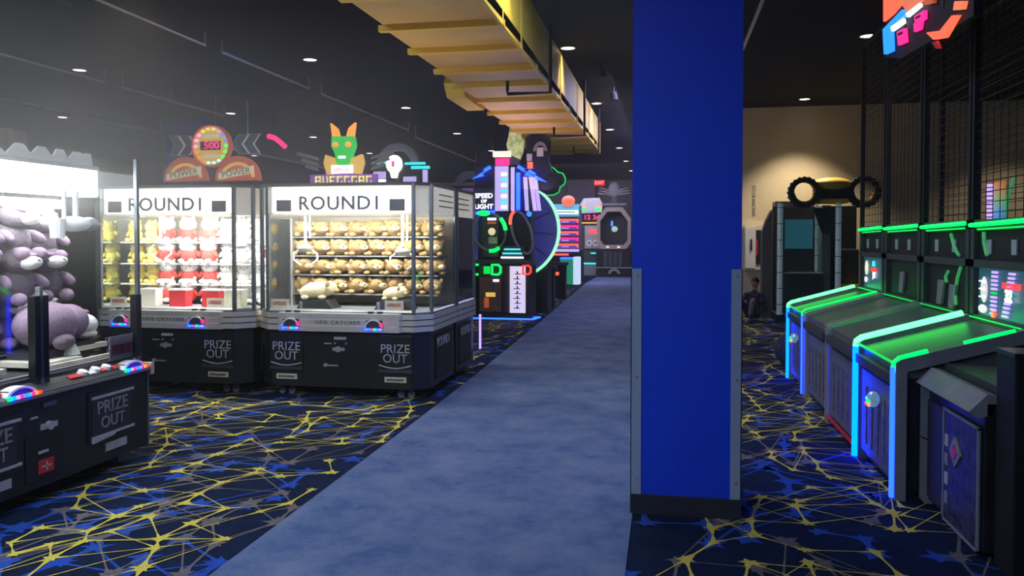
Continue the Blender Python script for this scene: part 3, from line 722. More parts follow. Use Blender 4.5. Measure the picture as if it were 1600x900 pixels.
# big claw
bc = MB(); bc.cyl((0.42, 0.25, 1.80), (0.42, 0.25, 1.62), 0.013); bc.cyl((0.52, 0.25, 1.80), (0.52, 0.25, 1.62), 0.018)
bc.cyl((0.36, 0.25, 1.50), (0.36, 0.25, 1.62), 0.04, 0.05)
bco = bc.obj('claw', 'white', nm)
MB().ell((0.5, 0.25, 1.59), (0.11, 0.1, 0.05)).obj('claw_head', 'white', bco, True)
MB().ell((0.6, 0.22, 1.59), (0.06, 0.07, 0.045)).obj('claw_motor', 'silver', bco, True)
for (x, e) in ((-0.4, 26), (0.45, 26)):
    l = bpy.data.lights.new('cabinet_light', 'AREA'); l.shape = 'RECTANGLE'; l.size = 0.7; l.size_y = 0.2; l.energy = e * 0.35
    lo = bpy.data.objects.new('cabinet_light', l); C.objects.link(lo); lo.parent = nm; lo.location = (x, 0.42, 1.76); lo.rotation_euler = (R_(10), 0, 0)
# big mauve plush
def mauve(x, y, z, rz, lab, s, rx=0.0):
    t = thing('plush_toy', lab, 'plush toy', (x, y, z), rz, 'large mauve plush toys')
    MB().ell((0, 0.02, 0.13), (0.135, 0.12, 0.14), (0, 0, 0), 18, 12).obj('body', 'plush_mauve', t, True)
    MB().ell((0, -0.03, 0.30), (0.115, 0.11, 0.10), (0, 0, 0), 18, 12).obj('head', 'plush_mauve', t, True)
    MB().ell((0, -0.14, 0.285), (0.062, 0.085, 0.045), (-0.15, 0, 0), 16, 10).obj('muzzle', 'plush_white', t, True)
    MB().ell((0, -0.215, 0.302), (0.014, 0.01, 0.01), (0, 0, 0), 8, 6).obj('nose', 'plush_dark', t, True)
    MB().ell((0, -0.1, 0.343), (0.085, 0.05, 0.016), (0.25, 0, 0), 12, 6).obj('brow', 'plush_lilac', t, True)
    for sx in (-1, 1):
        MB().ell((sx * 0.085, 0.0, 0.38), (0.03, 0.018, 0.035), (0, sx * 0.4, 0), 10, 6).obj('ear', 'plush_mauve', t, True)
        MB().ell((sx * 0.13, -0.07, 0.16), (0.034, 0.075, 0.038), (0.5, 0, sx * 0.3), 12, 8).obj('arm', 'plush_lilac', t, True)
        MB().ell((sx * 0.08, -0.13, 0.045), (0.045, 0.06, 0.045), (0, 0, 0), 12, 8).obj('foot', 'plush_lilac', t, True)
    t.scale = (s,) * 3; t.rotation_euler = (rx, 0, rz)
    return t
NX = -3.464
RZ = R_(82)
cols = [(-0.60, 4.0), (-0.56, 4.32), (-0.60, 4.64)]
names = ['far left', 'middle', 'right']
for ri, (z, rl) in enumerate(((0.80, 'bottom'), (1.08, 'middle'), (1.36, 'top'))):
    for ci, (dx, y) in enumerate(cols):
        if ri == 2 and ci == 2: zz = z - 0.02
        else: zz = z
        mauve(NX + dx - (0.12 if ri == 0 else 0) + rnd.uniform(-0.03, 0.03), y + 0.3 * 0 + rnd.uniform(-0.03, 0.03), zz, RZ + rnd.uniform(-0.3, 0.35), 'large mauve plush with white muzzle, %s of the %s row behind near glass' % (names[ci], rl), 0.93)
for ci, (dx, y) in enumerate(cols[:]): 
    pass
sup = MB()
for z in (0.80, 1.08, 1.36): sup.box(-0.75, 0.76, 0.5, 0.72, z - 0.012, z)
sup.obj('plush_shelf', 'dark', nm)
# the biggest one, lying along the front
t = thing('plush_toy', 'biggest lilac plush lying sideways with round white muzzle behind the near glass', 'plush toy', (NX - 0.36, 4.42, 0.78), R_(95))
MB().ell((-0.02, 0.02, 0.17), (0.24, 0.15, 0.15), (0, 0.05, 0), 20, 12).obj('body', 'plush_lilac', t, True)
MB().ell((0.16, 0.0, 0.175), (0.13, 0.125, 0.115), (0, 0.25, 0), 18, 12).obj('head', 'plush_lilac', t, True)
MB().ell((0.26, -0.03, 0.145), (0.095, 0.10, 0.075), (0, 0.1, 0), 18, 12).obj('muzzle', 'plush_white', t, True)
MB().ell((0.27, -0.03, 0.085), (0.085, 0.09, 0.04), (0, 0.1, 0), 16, 8).obj('jaw', 'plush_white', t, True)
MB().ell((0.33, 0.0, 0.22), (0.035, 0.03, 0.02), (0, 0, 0), 10, 6).obj('nose', 'plush_lilac', t, True)
MB().ell((-0.05, -0.12, 0.07), (0.09, 0.05, 0.05), (0, 0, 0), 12, 8).obj('arm', 'plush_mauve', t, True)
st = thing('prize_stand', 'dark sloped stand under the biggest lilac plush', 'stand', (NX - 0.36, 4.40, 0.70), PI / 2)
MB().prism([(-0.2, 0), (0.22, 0), (0.3, 0.13), (-0.2, 0.10)], -0.1, 0.13, 'y').obj('wedge', 'dark', st)

# ================================================================== GAMES BEHIND THE CLAW MACHINES
def chevron(parent, x, z, s, flip, y=0.0):
    f = -1 if flip else 1
    for k, (m, w0, w1, yy) in enumerate((('chevline', 0.0, 0.15, y), ('chev', 0.014, 0.136, y - 0.012))):
        for dx in (0, 0.16):
            p = [(w0 + dx, 0.13 - w0 * 0.3), (w1 + dx, 0.13 - w0 * 0.3), (w1 + dx + 0.09, 0), (w1 + dx, -0.13 + w0 * 0.3), (w0 + dx, -0.13 + w0 * 0.3), (w0 + dx + 0.09, 0)]
            p = [(x + f * a * s, z + b_ * s) for a, b_ in p]
            MB().prism(p if not flip else p[::-1], yy, yy + 0.02, 'y').obj('chevron_panel', m, parent)
M['chevline'] = mat('pale_chevron_edge', (0.5, 0.52, 0.58), 0.5, 0, (0.6, 0.65, 0.75), 0.3)
M['creamlit'] = mat('backlit_cream_plate', (0.7, 0.68, 0.5), 0.5, 0, (1.0, 0.95, 0.6), 0.55)
pg = thing('ticket_game', 'ticket game with round rainbow-bulb sign, red digits and two orange discs', 'arcade game', (-6.75, 11, 0))
bx('cabinet', 'black', pg, -0.9, 0.9, 0.1, 1.0, 0, 2.1)
bx('sign_post', 'dark', pg, -0.1, 0.1, 0.12, 0.25, 2.05, 2.7)
zc = 2.89
MB().cyl((0, 0.05, zc), (0, 0.13, zc), 0.30, seg=40).obj('sign_disc', 'g_amber', pg)
MB().ringp((0, zc), 0.315, 0.295, 0.02, 0.13, seg=40).obj('sign_rim', 'orange', pg)
cols_ = ['g_white'] * 0
bulbs = ['g_green', 'g_blue', 'g_blue', 'g_purple', 'g_yellow', 'g_yellow', 'g_yellow', 'g_pinkv', 'g_pinkv', 'g_pinkv', 'g_orange', 'g_orange', 'g_orange', 'g_cyanv', 'g_cyanv', 'g_cyanv', 'g_green', 'g_green']
M['g_pinkv'] = glow('magenta_bulb', (1.0, 0.25, 0.9), 2.6)
M['g_cyanv'] = glow('pale_cyan_bulb', (0.4, 0.9, 1.0), 2.2)
for i, m in enumerate(bulbs):
    a = 2 * PI * i / len(bulbs)
    MB().ell((0.255 * math.cos(a), 0.045, zc + 0.255 * math.sin(a)), (0.034, 0.02, 0.022), (0, 0, 0), 10, 6).obj('bulb', m, pg, True)
bx('display', 'nearblack', pg, -0.17, 0.16, 0.03, 0.05, zc - 0.06, zc + 0.07)
text('digits', '500', 'g_pink', pg, (0.02, 0.026, zc + 0.003), 0.15, bold=0.004, sx=1.15)
for s in (1, -1): bx('name_strip', 'creamlit', pg, -0.12, 0.12, 0.035, 0.05, zc + s * 0.15 - 0.025, zc + s * 0.15 + 0.025)
for s in (-1, 1):
    cx = s * 0.43 + 0.03
    q = MB().ringp((cx, 2.36), 0.37, 0.0001, 0.0, 0.05, 0, PI, 28).obj('power_disc', 'orange', pg)
    MB().ringp((cx, 2.36), 0.29, 0.24, -0.012, 0.0, 0.2, PI - 0.2, 24, 1, 0.95).obj('disc_ring', 'g_amber', q)
    MB().prism([(cx - 0.3, 2.38), (cx + 0.27, 2.47), (cx + 0.27, 2.58), (cx - 0.3, 2.47)], -0.025, -0.01, 'y').obj('name_plate', 'creamlit', q)
    text('lettering', 'POWER', 'nearblack', q, (cx - 0.01, -0.03, 2.475), 0.13, (PI / 2, -0.14, 0), sx=1.05)
chevron(pg, -0.72, zc + 0.02, 1.15, False, 0.06); chevron(pg, 0.80, zc + 0.02, 1.15, True, 0.06)

dg = thing('dragon_game', 'arcade game topped by a glowing green horned dragon head', 'arcade game', (-4.62, 11, 0))
bx('cabinet', 'black', dg, -0.75, 0.75, 0.1, 0.9, 0, 2.25)
bx('sign_board', mat('purple_sign', (0.2, 0.05, 0.3), 0.5, 0, (0.35, 0.08, 0.6), 0.5), dg, -0.52, 0.50, 0.02, 0.12, 2.25, 2.43)
glyphs('lettering', 8, mat('yellow_sign_letters', (0.6, 0.6, 0.1), 0.5, 0, (0.85, 0.85, 0.2), 0.9), dg, 0.0, 0.02, 2.335, 0.9, 0.14, 7)
hd_ = MB().prism([(-0.17, 2.98), (0.15, 2.98), (0.17, 2.84), (0.12, 2.72), (0.11, 2.6), (-0.01, 2.53), (-0.11, 2.6), (-0.12, 2.72), (-0.18, 2.84)], 0.0, 0.14, 'y').obj('head', 'g_dragon', dg)
for s in (-1, 1):
    MB().prism([(s * 0.05 - 0.01, 2.97), (s * 0.05 + s * 0.11 - 0.01, 2.97), (s * 0.19 - 0.01, 3.18), (s * 0.09 - 0.01, 3.10)], 0.02, 0.1, 'y').obj('horn', 'g_orange', dg)
    MB().ell((s * 0.1 - 0.01, -0.005, 2.86), (0.05, 0.02, 0.038), (0, 0, 0), 12, 8).obj('eye', 'g_orange', hd_, True)
    MB().prism([(s * 0.08, 2.45), (s * 0.12, 2.66), (s * 0.28, 2.72), (s * 0.31, 2.60), (s * 0.26, 2.43)], 0.02, 0.10, 'y').obj('shoulder', 'g_amber', dg)
tt = MB()
for s in (-0.05, -0.01, 0.03): tt.box(s - 0.015, s + 0.015, -0.012, 0.0, 2.66, 2.695)
tt.obj('teeth', 'g_white', hd_)
bb = bx('bib', 'g_white', dg, -0.17, 0.15, -0.02, 0.02, 2.44, 2.56)
glyphs('lettering', 5, 'orange', bb, -0.01, -0.02, 2.50, 0.24, 0.05, 8)
for s in (-1, 1):
    for k in range(3):
        MB().prism([(s * 0.4, 2.48 + k * 0.08), (s * (0.62 + 0.07 * k), 2.54 + k * 0.09), (s * (0.6 + 0.07 * k), 2.60 + k * 0.09), (s * 0.42, 2.53 + k * 0.08)], 0.06 + 0.002 * k, 0.09, 'y').obj('wing_feather', 'grey', dg)

def arch_game(name, label, loc, z, ro, ri, cab_w, extra, rotz=0):
    t = thing(name, label, 'arcade game', loc, rotz)
    bx('cabinet', 'black', t, -cab_w / 2, cab_w / 2, 0.05, 0.7, 0, z)
    MB().ringp((0, z), ro, ri, 0.1, 0.22, -0.3, PI * 0.92, 24).obj('arch_sign', 'ring', t)
    return t
ag = arch_game('arch_game', 'arcade game with grey arch and white glowing balloon sign', (-4.86, 14.0, 0), 2.85, 0.40, 0.26, 0.9, None)
q = MB(); q.ell((-0.02, 0.0, 2.85), (0.16, 0.05, 0.17), (0, 0, 0), 18, 12); q.prism([(-0.1, 2.72), (0.06, 2.72), (0.03, 2.6), (-0.07, 2.6)], -0.03, 0.03, 'y'); q.obj('balloon_sign', 'g_white', ag, True)
bx('pink_mark', 'g_pink', ag, -0.05, 0.0, -0.06, -0.05, 2.80, 2.9)
for (x0, x1, z0, z1, m) in ((-0.42, -0.2, 2.6, 2.72, 'g_lav'), (-0.38, -0.2, 2.5, 2.58, 'g_white'), (0.15, 0.38, 2.52, 2.62, 'g_lav'), (0.25, 0.40, 2.4, 2.49, 'g_white'), (0.0, 0.14, 2.42, 2.52, 'g_redor'), (-0.08, 0.05, 2.33, 2.4, 'g_bluemid'), (-0.2, -0.05, 2.38, 2.45, 'g_orange'), (-0.36, -0.14, 2.86, 2.9, 'g_cyanlo'), (0.18, 0.56, 2.84, 2.88, 'g_cyanlo'), (0.3, 0.64, 2.76, 2.81, 'g_cyanlo'), (0.52, 0.60, 2.3, 2.74, 'g_lav')):
    bx('sign_light', m, ag, x0, x1, -0.01, 0.05, z0, z1)
ag2 = arch_game('arch_game', 'game with lilac arch just past the end of the claw machines', (-4.15, 16.6, 0), 2.62, 0.32, 0.15, 0.75, None)
bx('marquee', 'g_bluemid', ag2, -0.12, 0.4, 0.0, 0.05, 2.3, 2.36)
bx('marquee', mat('purple_marquee', (0.2, 0.1, 0.3), 0.5, 0, (0.3, 0.12, 0.5), 0.35), ag2, -0.12, 0.42, -0.02, 0.05, 2.0, 2.56)
bx('marquee_line', 'g_white', ag2, -0.12, 0.42, -0.03, -0.01, 2.27, 2.285)
bx('orange_shape', 'g_orange', ag2, 0.1, 0.4, -0.04, 0.0, 1.86, 1.98)
for k in range(4): MB().ringp((0.02, 1.72 - k * 0.23), 0.1, 0.045, -0.05, 0.0, seg=16).obj('black_ring', 'nearblack', ag2)
bx('back_board', mat('mauve_board', (0.25, 0.15, 0.2), 0.6, 0, (0.3, 0.15, 0.2), 0.25), ag2, -0.1, 0.42, 0.0, 0.04, 0.9, 1.85)
for k in range(5): bx('board_line', 'g_lav', ag2, 0.16, 0.36, -0.01, 0.0, 1.0 + k * 0.17, 1.02 + k * 0.17)
bx('bench', 'grey', ag2, -0.2, 0.4, -0.5, 0.0, 0, 0.62, 0.02)
pn = MB(); pn.tube([(-7.9, 15, 3.56), (-7.75, 15, 3.52), (-7.62, 15, 3.42), (-7.52, 15, 3.33)], 0.05, 8)
pno = tag(pn.obj('neon_sign', 'g_pink'), 'pink neon swoosh sign left of the dragon head', 'sign')
MB().cyl((-7.75, 15, 3.52), (-7.75, 15, CEIL), 0.01, seg=6).obj('hanger', 'nearblack', pno)
bd = MB(); bd.ell((-7.9, 14.2, 3.22), (0.09, 0.09, 0.09)); bd.cyl((-7.9, 14.2, 3.25), (-7.9, 14.2, CEIL), 0.012, seg=6)
tag(bd.obj('security_camera', 'white', smooth=True), 'small white dome camera hanging between the round sign and the dragon', 'camera')

# ================================================================== MID CLUSTER (tower game by the walkway)
YT = 14.5
tg = thing('tower_game', 'tall arcade game covered in violet, cyan and green lights beside the walkway', 'arcade game', (-2.95, YT, 0))
# base pod
MB().prism([(-0.52, 0.0), (-0.36, -0.12), (0.02, -0.12), (0.12, 0.0), (0.48, 0.0), (0.52, 0.6), (-0.55, 0.6)], 0.05, 1.0).obj('base_cabinet', 'black', tg)
bx('plinth', 'nearblack', tg, -0.6, 0.55, -0.1, 0.65, 0.03, 0.07)
MB().prism([(-0.65, -0.16), (0.6, -0.16), (0.66, 0.3), (-0.7, 0.3)], 0.008, 0.03).obj('floor_glow', 'g_blue', tg)  # glowing slab imitating blue light spilled on the floor
art = mat('dim_orange_art', (0.05, 0.03, 0.03), 0.5, 0, (0.2, 0.1, 0.06), 0.1, var=0.8, scale=14)
MB().box(-0.42, -0.02, -0.135, -0.12, 0.15, 0.78).obj('front_art', art, tg)
for i, (x0, z0, x1, z1) in enumerate(((-0.33, 0.22, -0.24, 0.4), (-0.30, 0.42, -0.12, 0.5), (-0.22, 0.52, -0.14, 0.7), (-0.1, 0.25, -0.05, 0.45))):
    bx('art_stripe', 'g_amber' if i == 1 else 'orange' if i == 0 else 'chev', tg, x0, x1, -0.142, -0.133, z0, z1)
bx('coin_light', 'g_white', tg, -0.16, -0.05, -0.15, -0.13, 0.70, 0.74)
lp = bx('light_panel', mat('lavender_light_box', (0.7, 0.65, 0.8), 0.5, 0, (0.75, 0.68, 0.95), 0.85), tg, 0.13, 0.42, -0.03, 0.02, 0.12, 0.98)
for k in range(8):
    bx('sign_glyph', 'nearblack', lp, 0.20 + 0.02 * (k % 2), 0.34 - 0.02 * ((k + 1) % 2), -0.036, -0.029, 0.20 + k * 0.09, 0.215 + k * 0.09)
    bx('sign_glyph', 'nearblack', lp, 0.26, 0.285, -0.036, -0.029, 0.20 + k * 0.09, 0.26 + k * 0.09)
def octframe(cx, cz, w, m, half=False):
    b_ = MB(); pts = [(cx - w, 0, cz + w * 1.1), (cx + w * .5, 0, cz + w * 1.1), (cx + w, 0, cz + w * .6), (cx + w, 0, cz - w * .6), (cx + w * .5, 0, cz - w * 1.1), (cx - w, 0, cz - w * 1.1)]
    pts = [(p[0], -0.15, p[2]) for p in pts]
    b_.tube(pts[1:2] + pts[0:1] + pts[5:6] + pts[4:5] if half else pts, 0.022, 6, closed=not half); b_.obj('led_frame', m, tg)
octframe(-0.48, 0.92, 0.08, 'g_green', True); octframe(-0.1, 0.92, 0.08, 'g_green')
bx('led_block', 'g_greenlo', tg, -0.34, -0.22, -0.14, -0.12, 0.84, 0.98)
octframe(0.47, 0.92, 0.07, 'g_red')
bx('counter_top', 'dark', tg, -0.6, 0.55, -0.15, 0.6, 1.02, 1.10)
for k in range(3): bx('console_light', 'g_cyanlo' if k < 2 else 'g_white', tg, 0.05 - 0.03 * k, 0.35 + 0.03 * k, -0.17, -0.15, 1.28 - k * 0.075, 1.31 - k * 0.075)
bx('console', 'dark', tg, 0.0, 0.4, -0.14, 0.1, 1.1, 1.35)
def ell_ring(cx, cz, rx, rz, segs, y=-0.1, tilt=0.0):
    for (a0, a1, m, r) in segs:
        pts = []
        n = max(4, int((a1 - a0) / 12))
        for i in range(n + 1):
            a = R_(a0 + (a1 - a0) * i / n); x = rx * math.cos(a); z = rz * math.sin(a)
            pts.append((cx + x * math.cos(tilt) - z * math.sin(tilt), y, cz + x * math.sin(tilt) + z * math.cos(tilt)))
        MB().tube(pts, r, 6).obj('ring_light' if m.startswith('g_') else 'ring_frame', m, tg)
ell_ring(-0.24, 1.62, 0.30, 0.35, ((-200, 160, 'grey', 0.02),), -0.08, 0.25)
ell_ring(-0.24, 1.62, 0.31, 0.36, ((-8, 30, 'g_green', 0.035), (140, 185, 'g_green', 0.035), (255, 290, 'g_green', 0.035)), -0.12, 0.25)
ell_ring(0.36, 1.60, 0.17, 0.40, ((0, 360, 'grey', 0.025),), -0.05, 0.3)
ell_ring(0.36, 1.60, 0.18, 0.41, ((95, 150, 'g_redor', 0.03),), -0.09, 0.3)
bx('screen_panel', 'dark', tg, -0.38, -0.08, -0.06, 0.0, 1.15, 1.9)
bx('screen_light', 'g_white', tg, -0.28, -0.12, -0.08, -0.06, 1.83, 1.87); bx('screen_light', 'orange', tg, -0.28, -0.12, -0.08, -0.06, 1.76, 1.80)
MB().ell((-0.2, -0.07, 1.62), (0.07, 0.02, 0.07)).obj('screen_figure', mat('cream_figure', (.6, .5, .3), 0.5, 0, (0.9, 0.75, 0.45), 0.8), tg, True)
bx('screen_figure', 'label', tg, -0.26, -0.1, -0.08, -0.06, 1.40, 1.52)
bx('back_wall', 'nearblack', tg, -0.5, 0.5, 0.1, 0.5, 1.1, 2.05)
# crown of vertical light boxes
bx('crown_core', 'nearblack', tg, -0.55, 0.45, 0.05, 0.5, 2.0, 2.85)
sb = bx('name_board', mat('slate_board', (0.08, 0.07, 0.13), 0.5), tg, -0.56, -0.12, -0.03, 0.02, 2.03, 2.42)
for k, s in enumerate(('SPEED', 'OF', 'LIGHT')): text('lettering', s, 'g_white', sb, (-0.36, -0.034, 2.28 - k * 0.1), 0.12 if k != 1 else 0.08, bold=0.003, sx=1.05)
vp = bx('vertical_sign', 'g_lav', tg, -0.14, 0.10, -0.08, 0.0, 2.0, 2.82)
for k in range(7): bx('sign_glyph', 'g_cyanlo' if k % 2 else 'g_white', vp, 0.0 - 0.02, 0.085, -0.09, -0.08, 2.04 + k * 0.1, 2.10 + k * 0.1)
bx('top_sign', 'g_pink', tg, -0.13, 0.12, -0.09, 0.0, 2.84, 2.96)
bx('top_sign', mat('cream_top_light', (.7, .6, .5), .5, 0, (1, .85, .65), 1.1), tg, -0.17, 0.15, -0.12, 0.0, 2.99, 3.09)
bx('vertical_sign', 'g_lav', tg, 0.155, 0.215, -0.06, 0.0, 2.0, 2.8)
bx('vertical_sign', 'g_bluemid', tg, 0.255, 0.32, -0.06, 0.0, 2.02, 2.7)
for (xa, xb, m) in ((0.40, 0.45, 'g_lav'), (0.50, 0.60, 'g_purple'), (0.58, 0.68, 'g_lav')):
    MB().prism([(xa - 0.02, 2.62), (xa + 0.05, 2.62), (xb + 0.03, 2.0), (xb - 0.03, 2.0)], -0.04, 0.02, 'y').obj('slanted_sign', m, tg)
for s, c0 in ((-1, -0.25), (1, 0.3), (1, 0.5)):
    z = 2.84 if c0 != 0.5 else 2.76
    MB().prism([(c0, z), (c0 + s * 0.12, z - 0.08), (c0 + s * 0.08, z - 0.09), (c0 + s * 0.32, z - 0.24), (c0 + s * 0.1, z - 0.19), (c0 + s * 0.14, z - 0.15), (c0 - s * 0.04, z - 0.05)], -0.05, -0.02, 'y').obj('lightning_bolt', 'g_bluemid', tg)
MB().cyl((-0.15, -0.06, 1.98), (-0.55, -0.06, 1.96), 0.03).obj('blue_tube', 'g_bluemid', tg)
MB().ell((-0.35, -0.08, 1.96), (0.13, 0.04, 0.05)).obj('green_cap', 'g_green', tg, True)
MB().ell((0.5, -0.08, 1.94), (0.05, 0.03, 0.05)).obj('blue_cap', 'g_blue', tg, True)
# topper: rocket-like painted topper & black bird-like mass
rk = MB(); rk.prism([(0.1, 3.05), (0.06, 3.22), (0.1, 3.38), (0.14, 3.62), (0.28, 3.62), (0.33, 3.35), (0.38, 3.3), (0.36, 3.1), (0.3, 2.95), (0.2, 3.0)], 0.0, 0.14, 'y'); rk.obj('topper', mat('pale_yellow_topper', (0.5, 0.6, 0.25), 0.5, 0, (0.6, 0.7, 0.3), 0.35, var=0.7, scale=9), tg)
bx('neck', 'dark', tg, -0.05, 0.3, 0.05, 0.12, 2.8, 3.1)
MB().prism([(0.42, 3.05), (0.40, 3.35), (0.56, 3.45), (0.75, 3.42), (0.85, 3.3), (0.82, 2.95), (0.9, 2.7), (0.7, 2.6), (0.45, 2.7)], 0.1, 0.3, 'y').obj('dark_topper', 'nearblack', tg)
MB().ringp((0.68, 3.1), 0.13, 0.08, 0.06, 0.1, 0, PI, 12, 1, 1.3).obj('topper_arch', 'ring', tg)
bx('topper_light', 'cream', tg, 0.62, 0.74, 0.05, 0.09, 3.0, 3.16); bx('topper_light', 'g_redor', tg, 0.44, 0.54, 0.05, 0.09, 2.78, 2.9); bx('topper_light', 'label', tg, 0.43, 0.53, 0.05, 0.09, 2.92, 3.05)
pts = [(0.75, 2.78), (0.82, 2.84), (0.9, 2.80), (0.97, 2.73), (1.07, 2.70), (1.12, 2.6), (1.1, 2.5), (1.02, 2.45), (1.0, 2.36), (0.9, 2.3), (0.78, 2.3)]
MB().tube([(x, 0.3, z) for x, z in pts], 0.012, 6).obj('cloud_outline', 'g_greenlo', tg)
MB().prism(pts + [(0.6, 2.4)], 0.31, 0.34, 'y').obj('cloud_panel', 'nearblack', tg)

wg = thing('wheel_game', 'big dark blue spinning wheel rimmed in green light beside the tower game', 'arcade game', (-3.0, 15.6, 0))
WC = (-0.02, 1.66); WR = 0.98
MB().cyl((WC[0], 0.05, WC[1]), (WC[0], 0.15, WC[1]), WR - 0.03, seg=56).obj('wheel', 'bluedisc', wg)
MB().ringp(WC, WR, WR - 0.05, 0.0, 0.12, seg=64).obj('wheel_rim', mat('pale_green_rim', (.3, .8, .5), .4, 0, (0.35, 1.0, 0.55), 1.1), wg)
for k in range(12):
    a = 2 * PI * k / 12 + 0.1; b_ = MB(); b_.prism([(0.12, -0.006), (WR - 0.06, -0.02), (WR - 0.06, 0.02), (0.12, 0.006)], 0.04, 0.05, 'y', Matrix.Translation((WC[0], 0, WC[1])) @ Matrix.Rotation(a, 4, 'Y')); b_.obj('spoke', 'chev', wg)
bx('stand', 'black', wg, -0.7, 0.7, 0.16, 0.7, 0, 1.2)
for (x, y, lab) in ((0.42, 1.6, 'dark ticket pedestal with small red light, nearer of the two'), (0.35, 4.2, 'dark ticket pedestal with small red light, farther of the two')):
    p = thing('pedestal', lab, 'pedestal', (-3.0 + x, 15.6 + y, 0))
    bx('body', 'black', p, -0.2, 0.22, -0.15, 0.15, 0, 0.82, 0.01); bx('coin_light', 'g_redor', p, -0.02, 0.06, -0.165, -0.15, 0.58, 0.66); bx('top', 'dark', p, -0.24, 0.26, -0.2, 0.18, 0.82, 0.9, 0.01)

# ball game with orange ball topper
bg = thing('ball_game', 'red and violet striped ball game with an orange ball on top, beyond the green-rimmed wheel', 'arcade game', (-3.42, 27.6, 0)); bg.scale = (1.32, 1, 1.07)
bx('cabinet', 'black', bg, -0.5, 0.42, 0.05, 0.9, 0, 1.0); bx('back_frame', 'chev', bg, -0.5, 0.40, 0.1, 0.4, 1.0, 2.45)
bx('marquee', mat('teal_marquee', (.1, .3, .35), .5, 0, (0.08, 0.4, 0.5), 0.6), bg, -0.46, 0.36, 0.0, 0.1, 2.1, 2.5)
mk = bx('marquee_band', 'g_white', bg, -0.44, 0.34, -0.02, 0.0, 2.18, 2.3)
bx('lettering', 'chev', mk, -0.36, 0.26, -0.03, -0.02, 2.22, 2.26)
MB().ell((0.08, 0.0, 2.6), (0.18, 0.1, 0.18)).obj('ball_topper', 'g_redor', bg, True)
for k in range(5):
    z = 1.92 - k * 0.2
    bx('lane_panel', 'g_redor' if k % 2 == 0 else 'g_pink', bg, -0.44, 0.34, 0.02, 0.1, z - 0.02, z + 0.10)
    bx('lane_window', 'g_violetscreen', bg, -0.36, 0.3, 0.0, 0.02, z - 0.04, z + 0.04); bx('lane_light', 'g_lav', bg, -0.1, 0.1, -0.01, 0.0, z - 0.01, z + 0.015)
bx('glow_shelf', 'g_lav', bg, -0.45, 0.36, -0.1, 0.1, 0.96, 1.04); bx('glow_shelf', 'g_redor', bg, -0.45, 0.1, -0.12, -0.1, 0.84, 0.9)
gb = thing('ticket_bin', 'green glowing counter box with a bright white side, at the end of the walkway', 'box', (-2.99, 25.3, 0)); gb.scale = (1.12, 1, 1.15)
bx('body', mat('green_box', (0.03, 0.12, 0.08), 0.5, 0, (0.02, 0.35, 0.18), 0.6, var=0.5, scale=4), gb, -0.28, 0.1, 0, 0.6, 0.02, 0.72, 0.02)
bx('lit_side', mat('white_glow_side', (.5, .6, .7), .5, 0, (0.6, 0.75, 1.0), 0.9), gb, 0.1, 0.26, 0.0, 0.6, 0.02, 0.78); bx('rim_light', 'g_bluemid', gb, -0.28, 0.1, -0.01, 0.6, 0.725, 0.76)

# robot-face game
rg = thing('robot_face_game', 'silver face-topped game with red digits, two round dials and teal light ring', 'arcade game', (-2.96, 32.0, 0)); rg.scale = (0.92, 1, 1.08)
bx('cabinet', 'dark', rg, -0.45, 0.55, 0.3, 1.0, 0, 2.3)
fh = MB().prism([(-0.42, 2.3), (-0.46, 2.62), (-0.3, 2.86), (0.38, 2.88), (0.52, 2.68), (0.5, 2.34)], 0.05, 0.45, 'y').obj('face_header', 'silver', rg)
for x in (-0.3, 0.34): bx('eye_light', 'g_green', fh, x - 0.1, x + 0.1, 0.0, 0.05, 2.42, 2.5); bx('eye_light', 'g_orange', fh, x - 0.1, x + 0.1, 0.0, 0.05, 2.52, 2.57)
bx('digit_board', 'nearblack', rg, -0.45, 0.52, 0.1, 0.3, 2.02, 2.28); text('digits', '12 34', 'g_pink', rg, (0.05, 0.09, 2.15), 0.24, bold=0.006, sx=1.3)
bx('amber_strip', 'g_amber', rg, -0.42, 0.5, 0.12, 0.3, 1.93, 1.98)
bx('score_panel', 'silver', rg, -0.26, 0.5, 0.2, 0.3, 1.0, 1.85); text('digits', '888', 'g_red', rg, (0.12, 0.19, 1.62), 0.26, bold=0.006)
for x in (-0.06, 0.22): MB().ringp((x, 1.2), 0.13, 0.06, 0.15, 0.2, seg=20).obj('dial', 'white', rg)
MB().box(-0.62, -0.46, 0.0, 0.3, 0.7, 1.95).obj('side_pillar', mat('cream_pillar', (.7, .6, .35), .5, 0, (1, .8, .4), 0.6), rg)
bx('coin_light', 'g_cyanlo', rg, 0.0, 0.25, 0.18, 0.2, 0.80, 0.85)
MB().tube([(-0.55, 0.1, 0.7), (-0.4, -0.1, 0.5), (-0.3, -0.15, 0.45), (0.4, -0.15, 0.45), (0.5, 0.0, 0.5), (0.55, 0.2, 0.55)], 0.03, 6).obj('ring_light', 'g_cyanlo', rg)
bx('base', 'grey', rg, -0.4, 0.5, -0.1, 0.3, 0, 0.42, 0.03)

